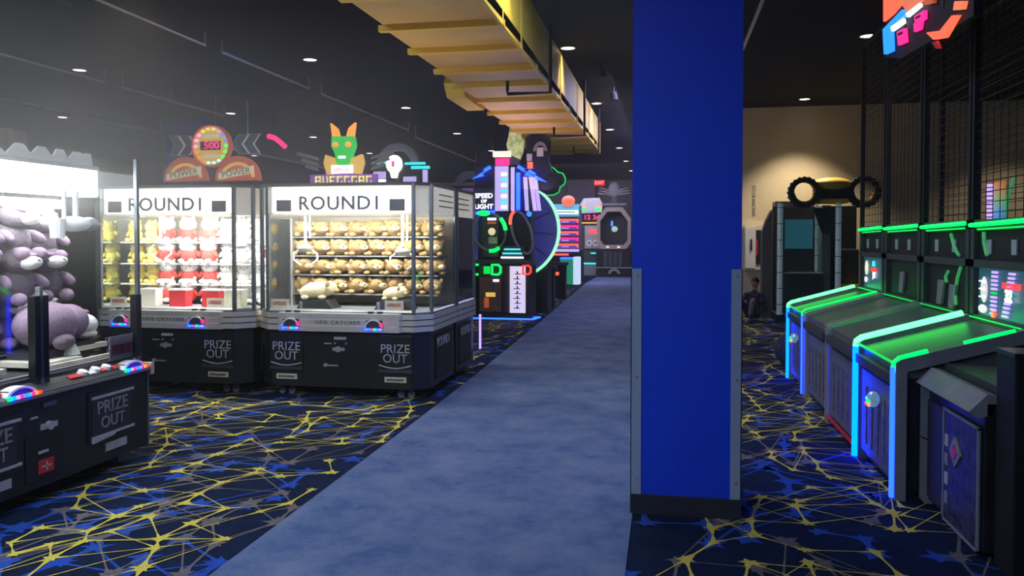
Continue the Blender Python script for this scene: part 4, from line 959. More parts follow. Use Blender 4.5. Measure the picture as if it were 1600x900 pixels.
# octagonal pod game
og = thing('pod_game', 'beige octagonal cockpit pod game with dark opening at the end of the walkway', 'arcade game', (-1.95, 30.8, 0)); og.scale = (1.05, 1, 1.14)
oc = [(-0.45, 0.95), (-0.62, 1.15), (-0.62, 1.95), (-0.3, 2.35), (0.3, 2.35), (0.62, 1.95), (0.62, 1.15), (0.45, 0.95)]
fr = MB(); bm = fr.bm; n = len(oc); rings = []
for (sc, y) in ((1.0, 0.0), (1.0, 0.9), (0.78, 0.9), (0.80, 0.0)):
    rings.append([bm.verts.new((x * sc, y, 1.62 + (z - 1.62) * sc)) for x, z in oc])
for a in range(4):
    A = rings[a]; B = rings[(a + 1) % 4]
    for i in range(n):
        j = (i + 1) % n; bm.faces.new((A[i], A[j], B[j], B[i]))
fr.obj('pod_shell', 'beige', og)
MB().prism([(x * 0.77, 1.62 + (z - 1.62) * 0.77) for x, z in oc], 0.55, 0.9, 'y').obj('pod_interior', 'g_violetscreen' if False else 'nearblack', og)
MB().ell((0.0, 0.5, 1.62), (0.12, 0.03, 0.1)).obj('screen_figure', mat('pale_figure', (.5, .6, .5), .5, 0, (.5, .8, .6), .4), og, True)
bx('screen_light', 'g_blue', og, -0.14, -0.06, 0.52, 0.54, 1.72, 1.9)
for x in (-0.22, 0.18): bx('lip_light', 'g_white', og, x - 0.04, x + 0.04, -0.02, 0.0, 1.0, 1.03)
bx('base', 'black', og, -0.65, 0.62, 0.05, 1.0, 0.0, 0.93)
for x in (-0.3, -0.12, 0.06, 0.24): bx('base_panel', 'dark', og, x - 0.07, x + 0.07, 0.02, 0.05, 0.35, 0.85)
bx('base_rail', 'grey', og, -0.68, 0.66, 0.0, 0.05, 0.3, 0.34); MB().ringp((0.02, 0.12), 0.22, 0.12, -0.05, 0.05, 0, PI, 14, 1, 0.8).obj('emblem', 'grey', og)
bx('top_bar', 'grey', og, -0.45, 0.45, 0.0, 0.2, 2.42, 2.48)
em = MB(); em.ell((0, 0.05, 2.95), (0.2, 0.05, 0.26)); em.obj('crest', 'grey', og, True); bx('crest_stem', 'dark', og, -0.1, 0.1, 0.05, 0.15, 2.3, 2.8)
for s in (-1, 1):
    for k in range(3): MB().prism([(s * 0.12, 2.75 + k * 0.06), (s * (0.58 - 0.05 * k), 2.80 + k * 0.09), (s * (0.60 - 0.05 * k), 2.84 + k * 0.09), (s * 0.12, 2.80 + k * 0.06)], 0.02, 0.06, 'y').obj('wing', 'grey', og)

for (x, z, lab) in ((-10.6, 4.0 - 0.02, 'red EXIT sign far left, above the right claw machine'), (-2.91, 4.02, 'red EXIT sign on the far wall left of the blue column')):
    e = thing('exit_sign', lab, 'exit sign', (x, 35.8 if x > -5 else 36.5, z - 0.14))
    bx('housing', mat('exit_red_face', (0.5, 0.02, 0.02), 0.5, 0, (1, 0.03, 0.03), 0.55), e, -0.24, 0.24, 0.0, 0.08, -0.05, 0.20)
    text('lettering', 'EXIT', mat('exit_letters', (1, .4, .4), .5, 0, (1, .25, .25), 1.6), e, (0, -0.005, 0.075), 0.2, bold=0.004)

# low dark games in the far left background so the hall is furnished
for i, (x, y, wd, hh, m, lab) in enumerate(((-9.2, 12.5, 1.0, 2.0, 'g_lav', 'dark arcade game seen far left past the near claw machine'), (-7.4, 14.8, 1.2, 2.1, 'g_bluemid', 'dark arcade game behind the claw machines on the left'))):
    b_ = thing('arcade_game', lab, 'arcade game', (x, y, 0)); bx('cabinet', 'black', b_, -wd / 2, wd / 2, 0, 0.8, 0, hh, 0.02); bx('marquee', m, b_, -wd / 2 + 0.1, wd / 2 - 0.1, -0.02, 0, hh - 0.3, hh - 0.2)

# ================================================================== RIGHT: TOSS GAMES
LX = 1.29
M['tablelam'] = mat('table_laminate', (0.07, 0.08, 0.09), 0.4)
def toss_game(label, yc, wd, far_led, near_led, lit, idx):
    # local: x -> -Y world, y -> +X world.  far side is local -x
    t = thing('toss_game', label, 'arcade game', (LX, yc, 0), -PI / 2)
    h = wd / 2 - 0.012
    bx('cabinet', 'black', t, -h + 0.03, h - 0.03, 0.04, 1.5, 0.04, 0.70, 0.01)
    # sloping table with side rails
    bm_ = MB().prism([(0.03, 0.70), (0.03, 0.775), (0.70, 0.965), (1.5, 0.965), (1.5, 0.70)], -h + 0.03, h - 0.03, 'x'); bm_.obj('table', mat('table_laminate', (0.09, 0.10, 0.11), 0.4), t)
    for s, led in ((-1, far_led), (1, near_led)):
        x0, x1 = sorted((s * h, s * (h - 0.04)))
        MB().prism([(0.0, 0.0), (0.0, 0.79), (0.03, 0.81), (0.68, 0.995), (0.72, 0.995), (0.72, 0.93), (0.06, 0.74), (0.06, 0.0)], x0, x1, 'x').obj('side_rail', 'grey' if led else 'silver', t)
        xc = s * (h - 0.02)
        if led:
            vm, hm, r = led
            MB().tube([(xc, -0.012, 0.015), (xc, -0.012, 0.765)], r).obj('vertical_led', vm, t)
            y1 = 0.65
            if hm:
                if led is G4N:
                    MB().tube([(xc, -0.012, 0.70), (xc, -0.008, 0.79), (xc, 0.02, 0.815), (xc, 0.17, 0.86)], r * 0.9).obj('sloping_led', hm, t)
                    MB().tube([(xc, 0.36, 0.912), (xc, 0.62, 0.985)], r * 0.7).obj('sloping_led', hm, t)
                else:
                    MB().tube([(xc, -0.012, 0.765), (xc, -0.008, 0.80), (xc, 0.02, 0.822), (xc, y1, 1.0)], r).obj('sloping_led', hm, t)
    fp = bx('front_panel', 'chev', t, -h + 0.05, h - 0.05, 0.02, 0.04, 0.08, 0.62)
    for k in range(5):
        xx = -h + 0.14 + k * (2 * h - 0.2) / 5
        bx('panel_glyph', mat('faded_panel_print', (0.12, 0.11, 0.16), 0.6, var=0.6, scale=20), fp, xx, xx + 0.06, 0.014, 0.022, 0.14, 0.52)
    bx('front_ledge', 'dark', t, -h + 0.04, h - 0.04, -0.02, 0.06, 0.66, 0.72, 0.005)
    if lit:
        MB().tube([(-h + 0.05, -0.005, 0.785), (h - 0.05, -0.005, 0.785)], 0.009).obj('front_led', 'g_greenlo', t)
        bl = MB().ell((0.05, -0.02, 0.50), (0.042, 0.04, 0.05), (0, 0, 0), 12, 8).obj('ball_button', mat('iridescent_ball', (0.3, 0.4, 0.5), 0.15, 0.5, (0.3, 0.6, 0.9), 0.3, var=0.7, scale=25), t)
        for k, mm in enumerate(('g_pink', 'g_cyanlo', 'g_green', 'g_orange')):
            MB().ell((0.03 + 0.02 * k, -0.055, 0.47 + 0.018 * ((k * 2) % 3)), (0.014, 0.012, 0.012), (0, 0, 0), 8, 5).obj('ball_glint', mm, bl)
    if idx == 2:
        bx('floor_line', mat('dim_red_strip', (.2, .01, .02), .5, 0, (0.4, 0.01, 0.03), 0.22), t, -h + 0.04, h - 0.04, -0.004, 0.01, 0.05, 0.075)
    # backboard
    y = 0.70
    bx('back_cabinet', 'black', t, -h, h, y + 0.05, 1.5, 0.70, 1.50)
    bf = MB(); 
    for (a, b_, c_, d_) in ((-h, -h + 0.06, 0.96, 1.62), (h - 0.06, h, 0.96, 1.62), (-h, h, 1.31, 1.36), (-h, h, 1.56, 1.62), (-h, h, 0.95, 1.0)): bf.box(a, b_, y, y + 0.05, c_, d_)
    bf.obj('backboard_frame', 'dark', t)
    scr = bx('lower_screen', 'g_screen' if lit else 'nearblack', t, -h + 0.07, h - 0.07, y + 0.03, y + 0.045, 1.0, 1.31)
    s2 = bx('upper_screen', 'nearblack', t, -h + 0.07, h - 0.07, y + 0.03, y + 0.045, 1.36, 1.56)
    for dx in (-0.25, 0.12): bx('target_card', 'text', s2, dx, dx + 0.07, y + 0.02, y + 0.028, 1.40, 1.49)
    bx('sill_led', 'g_greenlo', t, -h + 0.08, h - 0.08, y - 0.03, y - 0.02, 0.985, 0.992)
    MB().tube([(-h + 0.02, y - 0.01, 1.585), (h - 0.05, y - 0.01, 1.60)], 0.014).obj('light_bar', 'g_green', t)
    MB().tube([(-h + 0.15, y - 0.01, 1.555), (h - 0.05, y - 0.01, 1.565)], 0.006).obj('light_bar', 'g_greenlo', t)
    # cage above
    for s in (-1, 1): bx('cage_post', 'nearblack', t, *sorted((s * h, s * (h - 0.035))), y, y + 0.04, 1.6, 3.5)
    for s in (-1, 1): bx('cage_post', 'nearblack', t, *sorted((s * h, s * (h - 0.035))), 1.46, 1.5, 1.5, 3.5)
    bx('cage_beam', 'nearblack', t, -h, h, y, y + 0.04, 3.46, 3.5); bx('cage_beam', 'nearblack', t, -h, h, 1.46, 1.5, 3.46, 3.5)
    wm = MB()
    for k in range(27):
        z = 1.66 + k * 0.067
        wm.box(-h, h, y + 0.018, y + 0.023, z, z + 0.005); wm.box(-h, h, 1.478, 1.483, z, z + 0.005)
    k = 0
    while -h + 0.08 + k * 0.11 < h:
        x = -h + 0.08 + k * 0.11; wm.box(x, x + 0.004, y + 0.02, y + 0.024, 1.62, 3.46); k += 1
    wo = wm.obj('wire_mesh', 'wire', t); wo['kind'] = 'stuff'
    bx('display_ledge', 'black', t, -h, h, y + 0.05, 1.5, 1.5, 1.58)
    return t
G4N = ('g_bluemid', 'g_green', 0.014)
t1 = toss_game('farthest toss game, lit with cyan and green light strips and a glowing ball button', 8.43, 0.95, ('g_cyan', 'g_greenhi', 0.017), ('g_bluemid', 'g_green', 0.008), True, 0)
t2 = toss_game('unlit toss game just in front of the farthest lit one', 7.40, 1.07, None, None, False, 1)
t3 = toss_game('unlit toss game between the grey rail and the large cyan light strip', 6.33, 1.03, None, None, False, 2)
t4 = toss_game('nearest lit toss game with thick cyan strip, score screen and purple arch', 5.33, 0.96, ('g_cyan', 'g_greenhi', 0.022), G4N, True, 3)
y = 0.70
# screen contents: lit games
def avatar(t, x, z, s):
    MB().ell((x, y + 0.02, z), (0.05 * s, 0.012, 0.075 * s)).obj('screen_face', mat('screen_cream', (.6, .5, .35), .5, 0, (1, .85, .6), 0.9), t, True)
    MB().ell((x - 0.02, y + 0.02, z - 0.12 * s), (0.05 * s, 0.012, 0.03 * s)).obj('screen_hand', mat('screen_white', (.6, .6, .6), .5, 0, (.9, .85, .9), 0.9), t, True)
avatar(t1, -0.24, 1.20, 1.0)
text('lettering', 'AIR', 'g_cyanlo', t1, (0.04, y + 0.018, 1.245), 0.075, bold=0.002); glyphs('lettering', 6, 'g_red', t1, 0.05, y + 0.02, 1.19, 0.2, 0.04, 9); text('lettering', 'JET', 'g_white', t1, (0.06, y + 0.018, 1.135), 0.075, bold=0.002)
MB().ell((-0.28, y + 0.02, 1.17), (0.05, 0.012, 0.085)).obj('screen_face', mat('screen_bottle', (.6, .6, .6), .5, 0, (.85, .78, .8), 0.7), t4, True)
for k in range(3): bx('screen_line', 'g_white', t4, -0.325, -0.235, y + 0.004, y + 0.008, 1.12 + k * 0.05, 1.128 + k * 0.05)
MB().ell((-0.30, y + 0.02, 1.045), (0.07, 0.012, 0.028)).obj('screen_hand', mat('screen_pale', (.6, .6, .6), .5, 0, (.95, .85, .9), 0.8), t4, True)
for cx, sl in ((-0.13, 0.02), (0.05, 0.1)):
    for k in range(11):
        z = 1.02 + k * 0.026; dx = sl * k / 11
        bx('screen_bar', 'g_purple' if k not in (5,) else 'g_greenlo', t4, cx - 0.04 + dx, cx + 0.035 + dx, y + 0.014, y + 0.026, z, z + 0.014)
text('lettering', '32', 'g_white', t4, (0.12, y + 0.008, 1.15), 0.10, bold=0.004)
glyphs('lettering', 8, 'g_red', t4, 0.16, y + 0.01, 1.215, 0.26, 0.035, 10)
bx('screen_mark', 'g_red', t4, -0.14, -0.09, y + 0.012, y + 0.02, 1.005, 1.045)
# dim cards in the unlit displays and green arcs
for t, x, z in ((t2, -0.02, 1.12), (t3, -0.1, 1.10), (t3, 0.15, 1.08)):
    MB().prism([(x - 0.07, z - 0.09), (x + 0.03, z - 0.09), (x + 0.09, z + 0.09), (x - 0.04, z + 0.09)], y + 0.01, y + 0.028, 'y').obj('target_card', 'printdim', t)
def arc(t, pts, m, r=0.012): MB().tube([(a, y + 0.3 if c > 1.6 else y + 0.02, c) for a, c in pts], r, 6).obj('curved_tube', m, t)
gtube = mat('dim_green_tube', (0.1, 0.4, 0.15), 0.4, 0, (0.1, 0.7, 0.25), 0.25)
arc(t3, [(0.1, 1.53), (0.15, 1.46), (0.22, 1.40), (0.26, 1.38)], gtube)
arc(t3, [(0.3, 1.30), (0.24, 1.22), (0.2, 1.12), (0.22, 1.03)], gtube)
arc(t3, [(0.05, 1.26), (0.0, 1.22), (0.02, 1.18)], gtube)
arc(t4, [(-0.3, 1.54), (-0.29, 1.47), (-0.24, 1.39)], gtube)
arc(t3, [(0.3, 1.65), (0.33, 1.78), (0.42, 1.9)], gtube)
arc(t4, [(-0.1, 1.65), (-0.06, 1.78), (0.05, 1.9)], gtube)
# rainbow boards with purple bulb outline (behind the cage wires)
rain = bpy.data.materials.new('rainbow_board'); rain.use_nodes = True
nt = rain.node_tree; pb = nt.nodes['Principled BSDF']; tc = nt.nodes.new('ShaderNodeTexCoord'); sx_ = nt.nodes.new('ShaderNodeSeparateXYZ'); rp = nt.nodes.new('ShaderNodeValToRGB')
nt.links.new(tc.outputs['Generated'], sx_.inputs[0]); nt.links.new(sx_.outputs['Z'], rp.inputs['Fac'])
rp.color_ramp.elements[0].color = (0.02, 0.2, 0.6, 1); rp.color_ramp.elements[1].color = (0.5, 0.12, 0.03, 1)
e_ = rp.color_ramp.elements.new(0.5); e_.color = (0.15, 0.3, 0.12, 1)
nt.links.new(rp.outputs[0], pb.inputs['Base Color']); nt.links.new(rp.outputs[0], pb.inputs['Emission Color']); pb.inputs['Emission Strength'].default_value = 0.9
def arch_board(t, cx, z0, z1, w, square=False):
    if square: MB().box(cx - w, cx + w, y + 0.20, y + 0.22, z0, z1).obj('arch_board', rain, t)
    else:
        pts = [(cx - w * 0.7, z0)] + [(cx + w * 0.8 * math.cos(a), z1 - w * 1.5 + w * 1.5 * math.sin(a)) for a in [PI - PI * i / 8 for i in range(9)]] + [(cx + w * 0.7, z0)]
        MB().prism(pts, y + 0.2, y + 0.22, 'y').obj('arch_board', rain, t)
    n = 9
    for i in range(n):
        z = z0 + (z1 - z0) * i / n * (0.82 if not square else 1)
        for s in ((-1, 1) if not square else (-1,)):
            bx('arch_bulb', 'g_purple', t, *sorted((cx + s * w * 0.92, cx + s * w * 1.25)), y + 0.17, y + 0.2, z, z + 0.018)
    if not square:
        for i in range(1, 6):
            a = PI * i / 6; MB().ell((cx + w * 1.05 * math.cos(a), y + 0.185, z1 - 0.09 + 0.1 * math.sin(a)), (0.018, 0.012, 0.012), (0, 0, 0), 8, 5).obj('arch_bulb', 'g_purple', t)
arch_board(t4, 0.18, 1.62, 1.93, 0.09)
arch_board(t3, 0.42, 1.62, 1.88, 0.08, True)

# side panel of nearest lit game: rounded grey plate
sp = MB().prism([(0.13, 0.03), (0.155, 0.0), (0.31, 0.0), (0.31, 0.71), (0.13, 0.71)], 0.47, 0.485, 'x').obj('side_plate', 'grey', t4)
MB().tube([(0.487, 0.13, 0.38), (0.487, 0.31, 0.30)], 0.004, 6).obj('cable', 'nearblack', t4)

# next game towards the camera, set back
dg2 = thing('toss_game', 'dark game nearest the right edge with white front ledge and framed art panel', 'arcade game', (1.44, 4.44, 0), -PI / 2)
hw = 0.40
bx('cabinet', 'black', dg2, -hw, hw, 0.02, 1.4, 0.03, 0.74, 0.01)
MB().prism([(-0.01, 0.66), (-0.05, 0.69), (0.03, 0.775), (0.08, 0.765), (0.05, 0.68)], -hw, hw, 'x').obj('front_ledge', 'grey', dg2)
bx('art_panel', 'bluebase', dg2, -hw + 0.03, -hw + 0.26, 0.005, 0.02, 0.06, 0.6)
ap = bx('art_panel', mat('machine_art', (0.03, 0.035, 0.08), 0.5, var=0.9, scale=18), dg2, -hw + 0.30, hw - 0.03, 0.005, 0.02, 0.03, 0.60)
af = MB()
for (a, b_, c_, d_) in ((-hw + 0.29, -hw + 0.305, 0.02, 0.61), (hw - 0.035, hw - 0.02, 0.02, 0.61), (-hw + 0.29, hw - 0.02, 0.6, 0.612), (-hw + 0.29, hw - 0.02, 0.02, 0.032)): af.box(a, b_, -0.001, 0.01, c_, d_)
af.obj('art_frame', 'grey', dg2)
MB().prism([(0.0, 0.42), (0.08, 0.50), (0.16, 0.42), (0.08, 0.34)], -0.004, 0.005, 'y').obj('art_diamond', 'grey', ap)
MB().prism([(0.04, 0.42), (0.08, 0.46), (0.12, 0.42), (0.08, 0.38)], -0.008, -0.003, 'y').obj('art_diamond', 'red', ap)
for k in range(4): bx('art_stripe', 'text' if k % 2 else 'printdim', ap, -0.07, -0.03, -0.002, 0.006, 0.12 + k * 0.1, 0.18 + k * 0.1)
bx('table', 'dark', dg2, -hw, hw, 0.1, 1.4, 0.74, 0.80); bx('back_cabinet', 'black', dg2, -hw, hw, 0.62, 1.4, 0.8, 1.5)
for s in (-1, 1): bx('cage_post', 'nearblack', dg2, *sorted((s * hw, s * (hw - 0.035))), 0.56, 0.6, 0.8, 3.5)
bx('cage_beam', 'nearblack', dg2, -hw, hw, 0.56, 0.6, 3.46, 3.5)
wm = MB()
for k in range(30): wm.box(-hw, hw, 0.578, 0.583, 1.5 + k * 0.067, 1.505 + k * 0.067)
wo = wm.obj('wire_mesh', 'wire', dg2); wo['kind'] = 'stuff'
pst = thing('dark_post', 'tall black cabinet post at the right edge of the picture', 'post', (1.49, 3.93, 0))
bx('post', 'nearblack', pst, 0.0, 0.12, -0.13, 0.07, 0.0, 0.98, 0.01); bx('cap', 'black', pst, -0.005, 0.125, -0.135, 0.075, 0.98, 1.0)
lg = thing('dark_game', 'unlit black game cut off by the lower right corner', 'arcade game', (1.60, 3.35, 0), -PI / 2)
bx('cabinet', 'black', lg, -0.42, 0.42, 0, 1.2, 0.03, 0.8, 0.01); bx('front_plate', 'bluebase', lg, -0.36, 0.36, -0.012, 0, 0.1, 0.6); bx('ledge', 'dark', lg, -0.42, 0.42, -0.02, 0.1, 0.8, 0.85, 0.005)

# hanging neon scoreboard, faces the walkway (plane x = 1.62)
fvec = Vector((-math.sin(YAW) * math.cos(PITCH), math.cos(YAW) * math.cos(PITCH), -math.sin(PITCH)))
rvec = Vector((math.cos(YAW), math.sin(YAW), 0)); uvec = rvec.cross(fvec)
def atX(u, v, x):
    d = fvec + rvec * ((u - 800) / F_PX) + uvec * ((V0 - v) / F_PX); k = x / d.x
    return Vector((0, 0, 1.5)) + d * k
sc = thing('neon_scoreboard', 'overhead neon scoreboard with red panel, blue corner bar and pink digits', 'sign', (1.62, 5.6, 2.5))
def npoly(name, pts, m, th=0.02, off=0.0):
    q = [atX(u, v, 1.62) - Vector((1.62, 5.6, 2.5)) for u, v in pts]
    return MB().prism([(p.y, p.z) for p in q], -off, -off + th, 'x').obj(name, m, sc)
npoly('red_panel', [(1380, -30), (1380, 34), (1394, 22), (1409, 4), (1409, -30)], 'g_redor', 0.02)
npoly('orange_panel', [(1409, -30), (1409, 8), (1418, 20), (1441, 0), (1441, -30)], mat('orange_panel', (.5, .15, .08), .5, 0, (.95, .22, .1), 0.7), 0.02)
npoly('orange_panel', [(1443, -30), (1443, 8), (1458, 5), (1460, -30)], 'orange', 0.02)
npoly('blue_bar', [(1381, 46), (1411, 15), (1417, 22), (1393, 46), (1394, 80), (1383, 85)], mat('blue_bar', (0, .1, .4), .4, 0, (0.02, 0.25, 1), 1.6), 0.03, 0.01)
npoly('white_bar', [(1394, 42), (1413, 29), (1414, 36), (1396, 49)], 'g_white', 0.02, 0.012); npoly('white_bar', [(1418, 21), (1439, 5), (1440, 10), (1420, 27)], 'g_white', 0.02, 0.012)
npoly('digit_block', [(1401, 50), (1413, 44), (1415, 66), (1403, 71)], 'g_pink'); 
npoly('digit_block', [(1428, 26), (1444, 16), (1444, 30), (1430, 38)], 'g_pink'); npoly('digit_block', [(1427, 37), (1439, 33), (1437, 46), (1428, 50)], 'g_pink')
npoly('digit_gap', [(1404, 52), (1411, 49), (1411, 53), (1404, 56)], 'nearblack', 0.004, 0.006); npoly('digit_gap', [(1431, 27), (1439, 23), (1439, 26), (1432, 30)], 'nearblack', 0.004, 0.006)
npoly('red_tick', [(1447, 51), (1468, 48), (1487, 24), (1494, 24), (1474, 59), (1458, 62)], 'g_redor', 0.03)
npoly('red_block', [(1491, 2), (1504, 2), (1501, 15), (1489, 16)], mat('red_block', (.5, .1, .05), .5, 0, (1, .18, .08), 1.2), 0.03); npoly('red_dash', [(1455, 66), (1462, 64), (1467, 76), (1462, 76)], 'red', 0.02)
bk_ = npoly('backing_board', [(1378, -40), (1378, 90), (1400, 92), (1512, 25), (1512, -40)], mat('scoreboard_backing', (0.01, 0.004, 0.014), 0.8), 0.04, -0.03)
for yy in (-0.3, 0.5): MB().cyl((0.03, yy, 0.4), (0.03, yy, CEIL - 2.5), 0.012, seg=6).obj('hanger', 'nearblack', sc)

# ================================================================== FAR RIGHT: tire-topped booth, wall items, seated person
tb = thing('booth_game', 'glass booth game with yellow car-like top between two black tires by beige wall', 'arcade game', (2.72, 15.0, 0))
bx('back', 'dark', tb, -0.72, 0.78, 0.9, 1.0, 0, 2.1); bx('platform', 'nearblack', tb, -0.75, 0.8, 0, 1.0, 0, 0.12)
for x in (-0.70, 0.29, 0.02):
    r = 0.05 if x != 0.02 else 0.03; yy = 0.05 if x != 0.02 else 0.6
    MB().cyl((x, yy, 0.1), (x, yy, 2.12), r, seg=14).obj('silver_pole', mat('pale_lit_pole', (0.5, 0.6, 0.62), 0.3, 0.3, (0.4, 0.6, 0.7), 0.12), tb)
    jb = MB()
    for k in range(7): jb.cyl((x, yy, 0.3 + k * 0.29), (x, yy, 0.312 + k * 0.29), r + 0.004, seg=14)
    jb.obj('pole_joint', 'nearblack', tb)
bx('side_curtain', 'grey', tb, 0.1, 0.25, 0.5, 0.9, 0.1, 2.1)
g = MB(); g.bm.faces.new([g.bm.verts.new(q) for q in ((-0.68, 0.05, 0.15), (0.28, 0.05, 0.15), (0.28, 0.05, 2.05), (-0.68, 0.05, 2.05))]); g.obj('glass_pane', 'acryl', tb)
bx('screen', 'g_screen', tb, -0.5, 0.0, 0.85, 0.9, 1.3, 1.85); bx('counter', 'dark', tb, -0.55, 0.1, 0.4, 0.9, 0.12, 0.85); bx('counter_edge', 'cream', tb, -0.5, 0.1, 0.38, 0.4, 0.85, 0.88)
bx('seat_back', 'dark', tb, 0.35, 0.75, 0.5, 0.85, 0.12, 1.3, 0.05); bx('yellow_ledge', 'yel', tb, 0.35, 0.78, 0.3, 0.5, 0.6, 0.66)
MB().prism([(0.06, 1.6), (0.3, 1.6), (0.3, 2.05), (-0.1, 2.05)], 0.3, 0.35, 'y').obj('green_reflector', 'g_greenlo' if False else 'dark', tb)
bx('yellow_header', 'yel', tb, -0.08, 0.47, 0.1, 0.5, 2.12, 2.5, 0.02)
MB().ell((0.2, 0.25, 2.46), (0.36, 0.3, 0.13), (0, 0, 0), 20, 10).obj('roof_hump', 'yel', tb, True)
bx('header_window', 'nearblack', tb, 0.0, 0.44, 0.06, 0.1, 2.2, 2.40); bx('top_rail', 'beige', tb, -0.78, -0.3, 0.05, 0.5, 2.08, 2.16)
for x in (-0.30, 0.70):
    MB().ringp((x, 2.31), 0.27, 0.18, -0.06, 0.1, seg=32).obj('tire', 'nearblack', tb)
    td = MB()
    for k in range(20):
        a = 2 * PI * k / 20; td.box(-0.015, 0.015, -0.05, 0.09, 0.265, 0.285, mtx=Matrix.Translation((x, 0, 2.31)) @ Matrix.Rotation(a, 4, 'Y'))
    td.obj('tire_tread', 'nearblack', tb)
    MB().ringp((x, 2.31), 0.18, 0.155, 0.0, 0.04, PI, 2 * PI, seg=16).obj('yellow_rim', 'yel', tb)
ar = MB(); ar.prism([(1.78, 0.0), (1.78, 1.6), (1.86, 1.85), (1.92, 1.98), (1.95, 2.03), (1.95, 0.0)], 15.6, 15.9, 'y')
tag(ar.obj('arch_board', mat('slate_arch', (0.10, 0.11, 0.10), 0.7)), 'tall slate grey rounded board standing left of the tire-topped booth', 'board')
ec = thing('extinguisher_cabinet', 'white wall cabinet with dark window and red extinguisher beside the blue column', 'cabinet', (1.57, 16.79, 0.86))
bx('box', 'cream', ec, -0.02, 0.42, -0.14, 0.0, 0, 0.90, 0.01)
bx('door', 'white', ec, 0.0, 0.2, -0.16, -0.14, 0.04, 0.86); bx('door_window', 'nearblack', ec, 0.19, 0.30, -0.155, -0.14, 0.12, 0.8); bx('extinguisher', 'red', ec, 0.20, 0.24, -0.162, -0.155, 0.3, 0.6); bx('handle', 'nearblack', ec, 0.10, 0.13, -0.18, -0.16, 0.4, 0.62)
vt = thing('wall_lettering', 'vertical column of small grey letters on the beige wall above the cabinet', 'sign', (1.745, 16.795, 1.9))
for k in range(9): glyphs('letter', 1, 'grey', vt, 0, 0.0, 0.66 - k * 0.073, 0.07, 0.05, 20 + k)

# seated person at the wall: one continuous body
pr = thing('person', 'person in dark clothes sitting on the floor by the wall, knees drawn up', 'person', (1.62, 15.25, 0), R_(60)); pr.scale = (0.86,) * 3
def skin_body(name, verts, edges, radii, m, parent, sub=2):
    me = bpy.data.meshes.new(name); me.from_pydata(verts, edges, []); me.update()
    o = bpy.data.objects.new(name, me); C.objects.link(o)
    sk = o.modifiers.new('skin', 'SKIN'); sl = me.skin_vertices[0].data
    for i, r in enumerate(radii): sl[i].radius = (r, r); sl[i].use_root = (i == 0)
    ss = o.modifiers.new('sub', 'SUBSURF'); ss.levels = sub; ss.render_levels = sub
    dg_ = bpy.context.evaluated_depsgraph_get(); nm_ = bpy.data.meshes.new_from_object(o.evaluated_get(dg_))
    bpy.data.objects.remove(o, do_unlink=True)
    nm_.materials.clear(); nm_.materials.append(M[m] if isinstance(m, str) else m)
    for p in nm_.polygons: p.use_smooth = True
    o = bpy.data.objects.new(name, nm_); C.objects.link(o); o.parent = parent
    return o
V = [(0, 0, 0.13), (0.0, 0.02, 0.32), (-0.02, 0.02, 0.5), (-0.04, 0.0, 0.6), (-0.05, -0.02, 0.68),
     (-0.08, -0.10, 0.13), (-0.42, -0.14, 0.42), (-0.62, -0.16, 0.07), (-0.72, -0.18, 0.05),
     (-0.08, 0.12, 0.13), (-0.40, 0.16, 0.46), (-0.52, 0.18, 0.08), (-0.63, 0.19, 0.05),
     (-0.04, -0.18, 0.53), (-0.18, -0.22, 0.34), (-0.38, -0.16, 0.47),
     (-0.04, 0.20, 0.53), (-0.16, 0.24, 0.34), (-0.36, 0.18, 0.50)]
Eg = [(0, 1), (1, 2), (2, 3), (3, 4), (0, 5), (5, 6), (6, 7), (7, 8), (0, 9), (9, 10), (10, 11), (11, 12), (2, 13), (13, 14), (14, 15), (2, 16), (16, 17), (17, 18)]
Rd = [0.13, 0.13, 0.13, 0.06, 0.05, 0.09, 0.065, 0.045, 0.035, 0.09, 0.065, 0.045, 0.035, 0.055, 0.045, 0.032, 0.055, 0.045, 0.032]
skin_body('body', V, Eg, Rd, 'cloth', pr)
skin_body('trouser_leg', [(-0.10, -0.105, 0.15), (-0.42, -0.14, 0.42), (-0.60, -0.158, 0.12)], [(0, 1), (1, 2)], [0.095, 0.073, 0.055], 'cloth2', pr)
hd = MB(); hd.ell((-0.06, -0.02, 0.79), (0.085, 0.075, 0.105), (0, 0, 0), 20, 14); hd.ell((-0.145, -0.02, 0.775), (0.018, 0.012, 0.018), (0, 0, 0), 8, 6)
for s in (-1, 1): hd.ell((-0.05, -0.02 + s * 0.077, 0.785), (0.015, 0.008, 0.024), (0, 0, 0), 8, 6)
hd.cyl((-0.05, -0.02, 0.63), (-0.055, -0.02, 0.73), 0.045)
hdo = hd.obj('head', 'skin', pr, True)
hr = MB(); hr.ell((-0.045, -0.02, 0.825), (0.095, 0.085, 0.09), (0, -0.3, 0), 18, 12); hr.obj('hair', 'nearblack', hdo, True)
ey = MB(); [ey.ell((-0.137, -0.02 + s * 0.03, 0.795), (0.006, 0.009, 0.006), (0, 0, 0), 6, 4) for s in (-1, 1)]; ey.box(-0.144, -0.138, -0.045, 0.005, 0.738, 0.744); ey.obj('face_features', 'plush_dark', hdo)
for s, (hx, hy, hz) in ((-1, (-0.40, -0.155, 0.475)), (1, (-0.38, 0.178, 0.505))):
    hnd = skin_body('hand', [(hx, hy, hz), (hx - 0.05, hy, hz - 0.005)] + [(hx - 0.09 - 0.008 * (k % 2), hy - 0.03 + k * 0.02, hz - 0.02) for k in range(4)] + [(hx - 0.12, hy - 0.03 + k * 0.02, hz - 0.05) for k in range(4)] + [(hx - 0.03, hy + s * 0.045, hz - 0.02)],
              [(0, 1)] + [(1, 2 + k) for k in range(4)] + [(2 + k, 6 + k) for k in range(4)] + [(0, 10)], [0.03, 0.03] + [0.0095] * 8 + [0.011], 'skin', pr, 1)
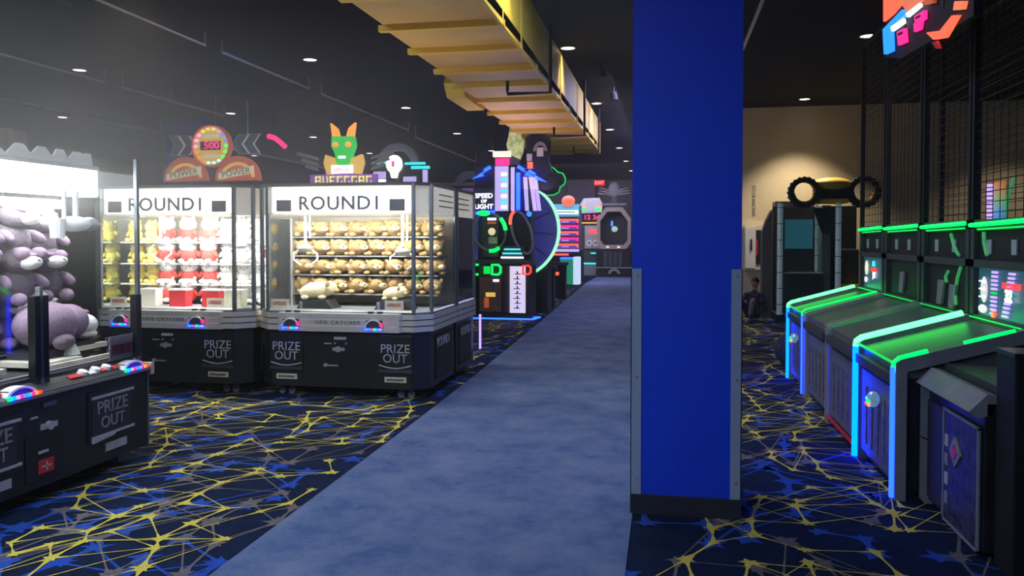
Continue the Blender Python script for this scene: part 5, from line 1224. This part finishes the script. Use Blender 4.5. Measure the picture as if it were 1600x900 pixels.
for (x, yy) in ((-0.68, -0.17), (-0.59, 0.185)):
    MB().ell((x - 0.02, yy, 0.045), (0.12, 0.045, 0.045), (0, 0, 0), 14, 8).obj('shoe', 'grey', pr, True)
# pile of things at the foot of the farthest toss game
bgp = thing('bag', 'dark crumpled bag on the floor at the far end of the toss games', 'bag', (1.42, 9.7, 0))
q = MB(); q.ell((0.1, 0, 0.2), (0.28, 0.3, 0.22), (0, 0, 0), 14, 9); q.ell((0.3, 0.05, 0.42), (0.22, 0.28, 0.16), (0, 0.2, 0), 14, 9); q.obj('sack', 'cloth', bgp, True)
for (x, yy, z) in ((-0.04, -0.2, 0.4), (0.1, -0.28, 0.30), (-0.1, -0.1, 0.24)): MB().ell((x, yy, z), (0.05, 0.04, 0.03), (0.3, 0.4, 0.2), 10, 7).obj('fold', 'cloth2', bgp, True)

# ------------------------------------------------------------------ scattering volume added to imitate lens glare, denser round the glaring machines
hz = MB().box(-17.6, 8.6, -3.6, 37.4, -0.3, CEIL + 0.3).obj('glare_haze', 'glass')
hz['kind'] = 'stuff'; tag(hz, 'added air volume imitating lens glare, thickest around the glaring claw machines at left', 'glare_haze')
hm = bpy.data.materials.new('glare_haze'); hm.use_nodes = True; nt = hm.node_tree; nt.nodes.clear()
ho = nt.nodes.new('ShaderNodeOutputMaterial'); hs = nt.nodes.new('ShaderNodeVolumeScatter'); hs.inputs['Anisotropy'].default_value = 0.6
gm = nt.nodes.new('ShaderNodeNewGeometry'); vd = nt.nodes.new('ShaderNodeVectorMath'); vd.operation = 'DISTANCE'; vd.inputs[1].default_value = (-5.2, 5.6, 2.15 * 3.0)
mr = nt.nodes.new('ShaderNodeMapRange'); mr.interpolation_type = 'SMOOTHSTEP'
mr.inputs[1].default_value = 4.6; mr.inputs[2].default_value = 0.3; mr.inputs[3].default_value = 0.0035; mr.inputs[4].default_value = 0.30
vs_ = nt.nodes.new('ShaderNodeVectorMath'); vs_.operation = 'MULTIPLY'; vs_.inputs[1].default_value = (1, 1, 3.0)
nt.links.new(gm.outputs['Position'], vs_.inputs[0]); nt.links.new(vs_.outputs['Vector'], vd.inputs[0]); nt.links.new(vd.outputs['Value'], mr.inputs[0]); nt.links.new(mr.outputs[0], hs.inputs['Density'])
nt.links.new(hs.outputs[0], ho.inputs['Volume']); hz.data.materials.clear(); hz.data.materials.append(hm)
import sys
for o in bpy.data.objects:
    if o.get('label') and o.parent is None and not (4 <= len(o['label'].split()) <= 16): print('LABEL', len(o['label'].split()), o['label'])
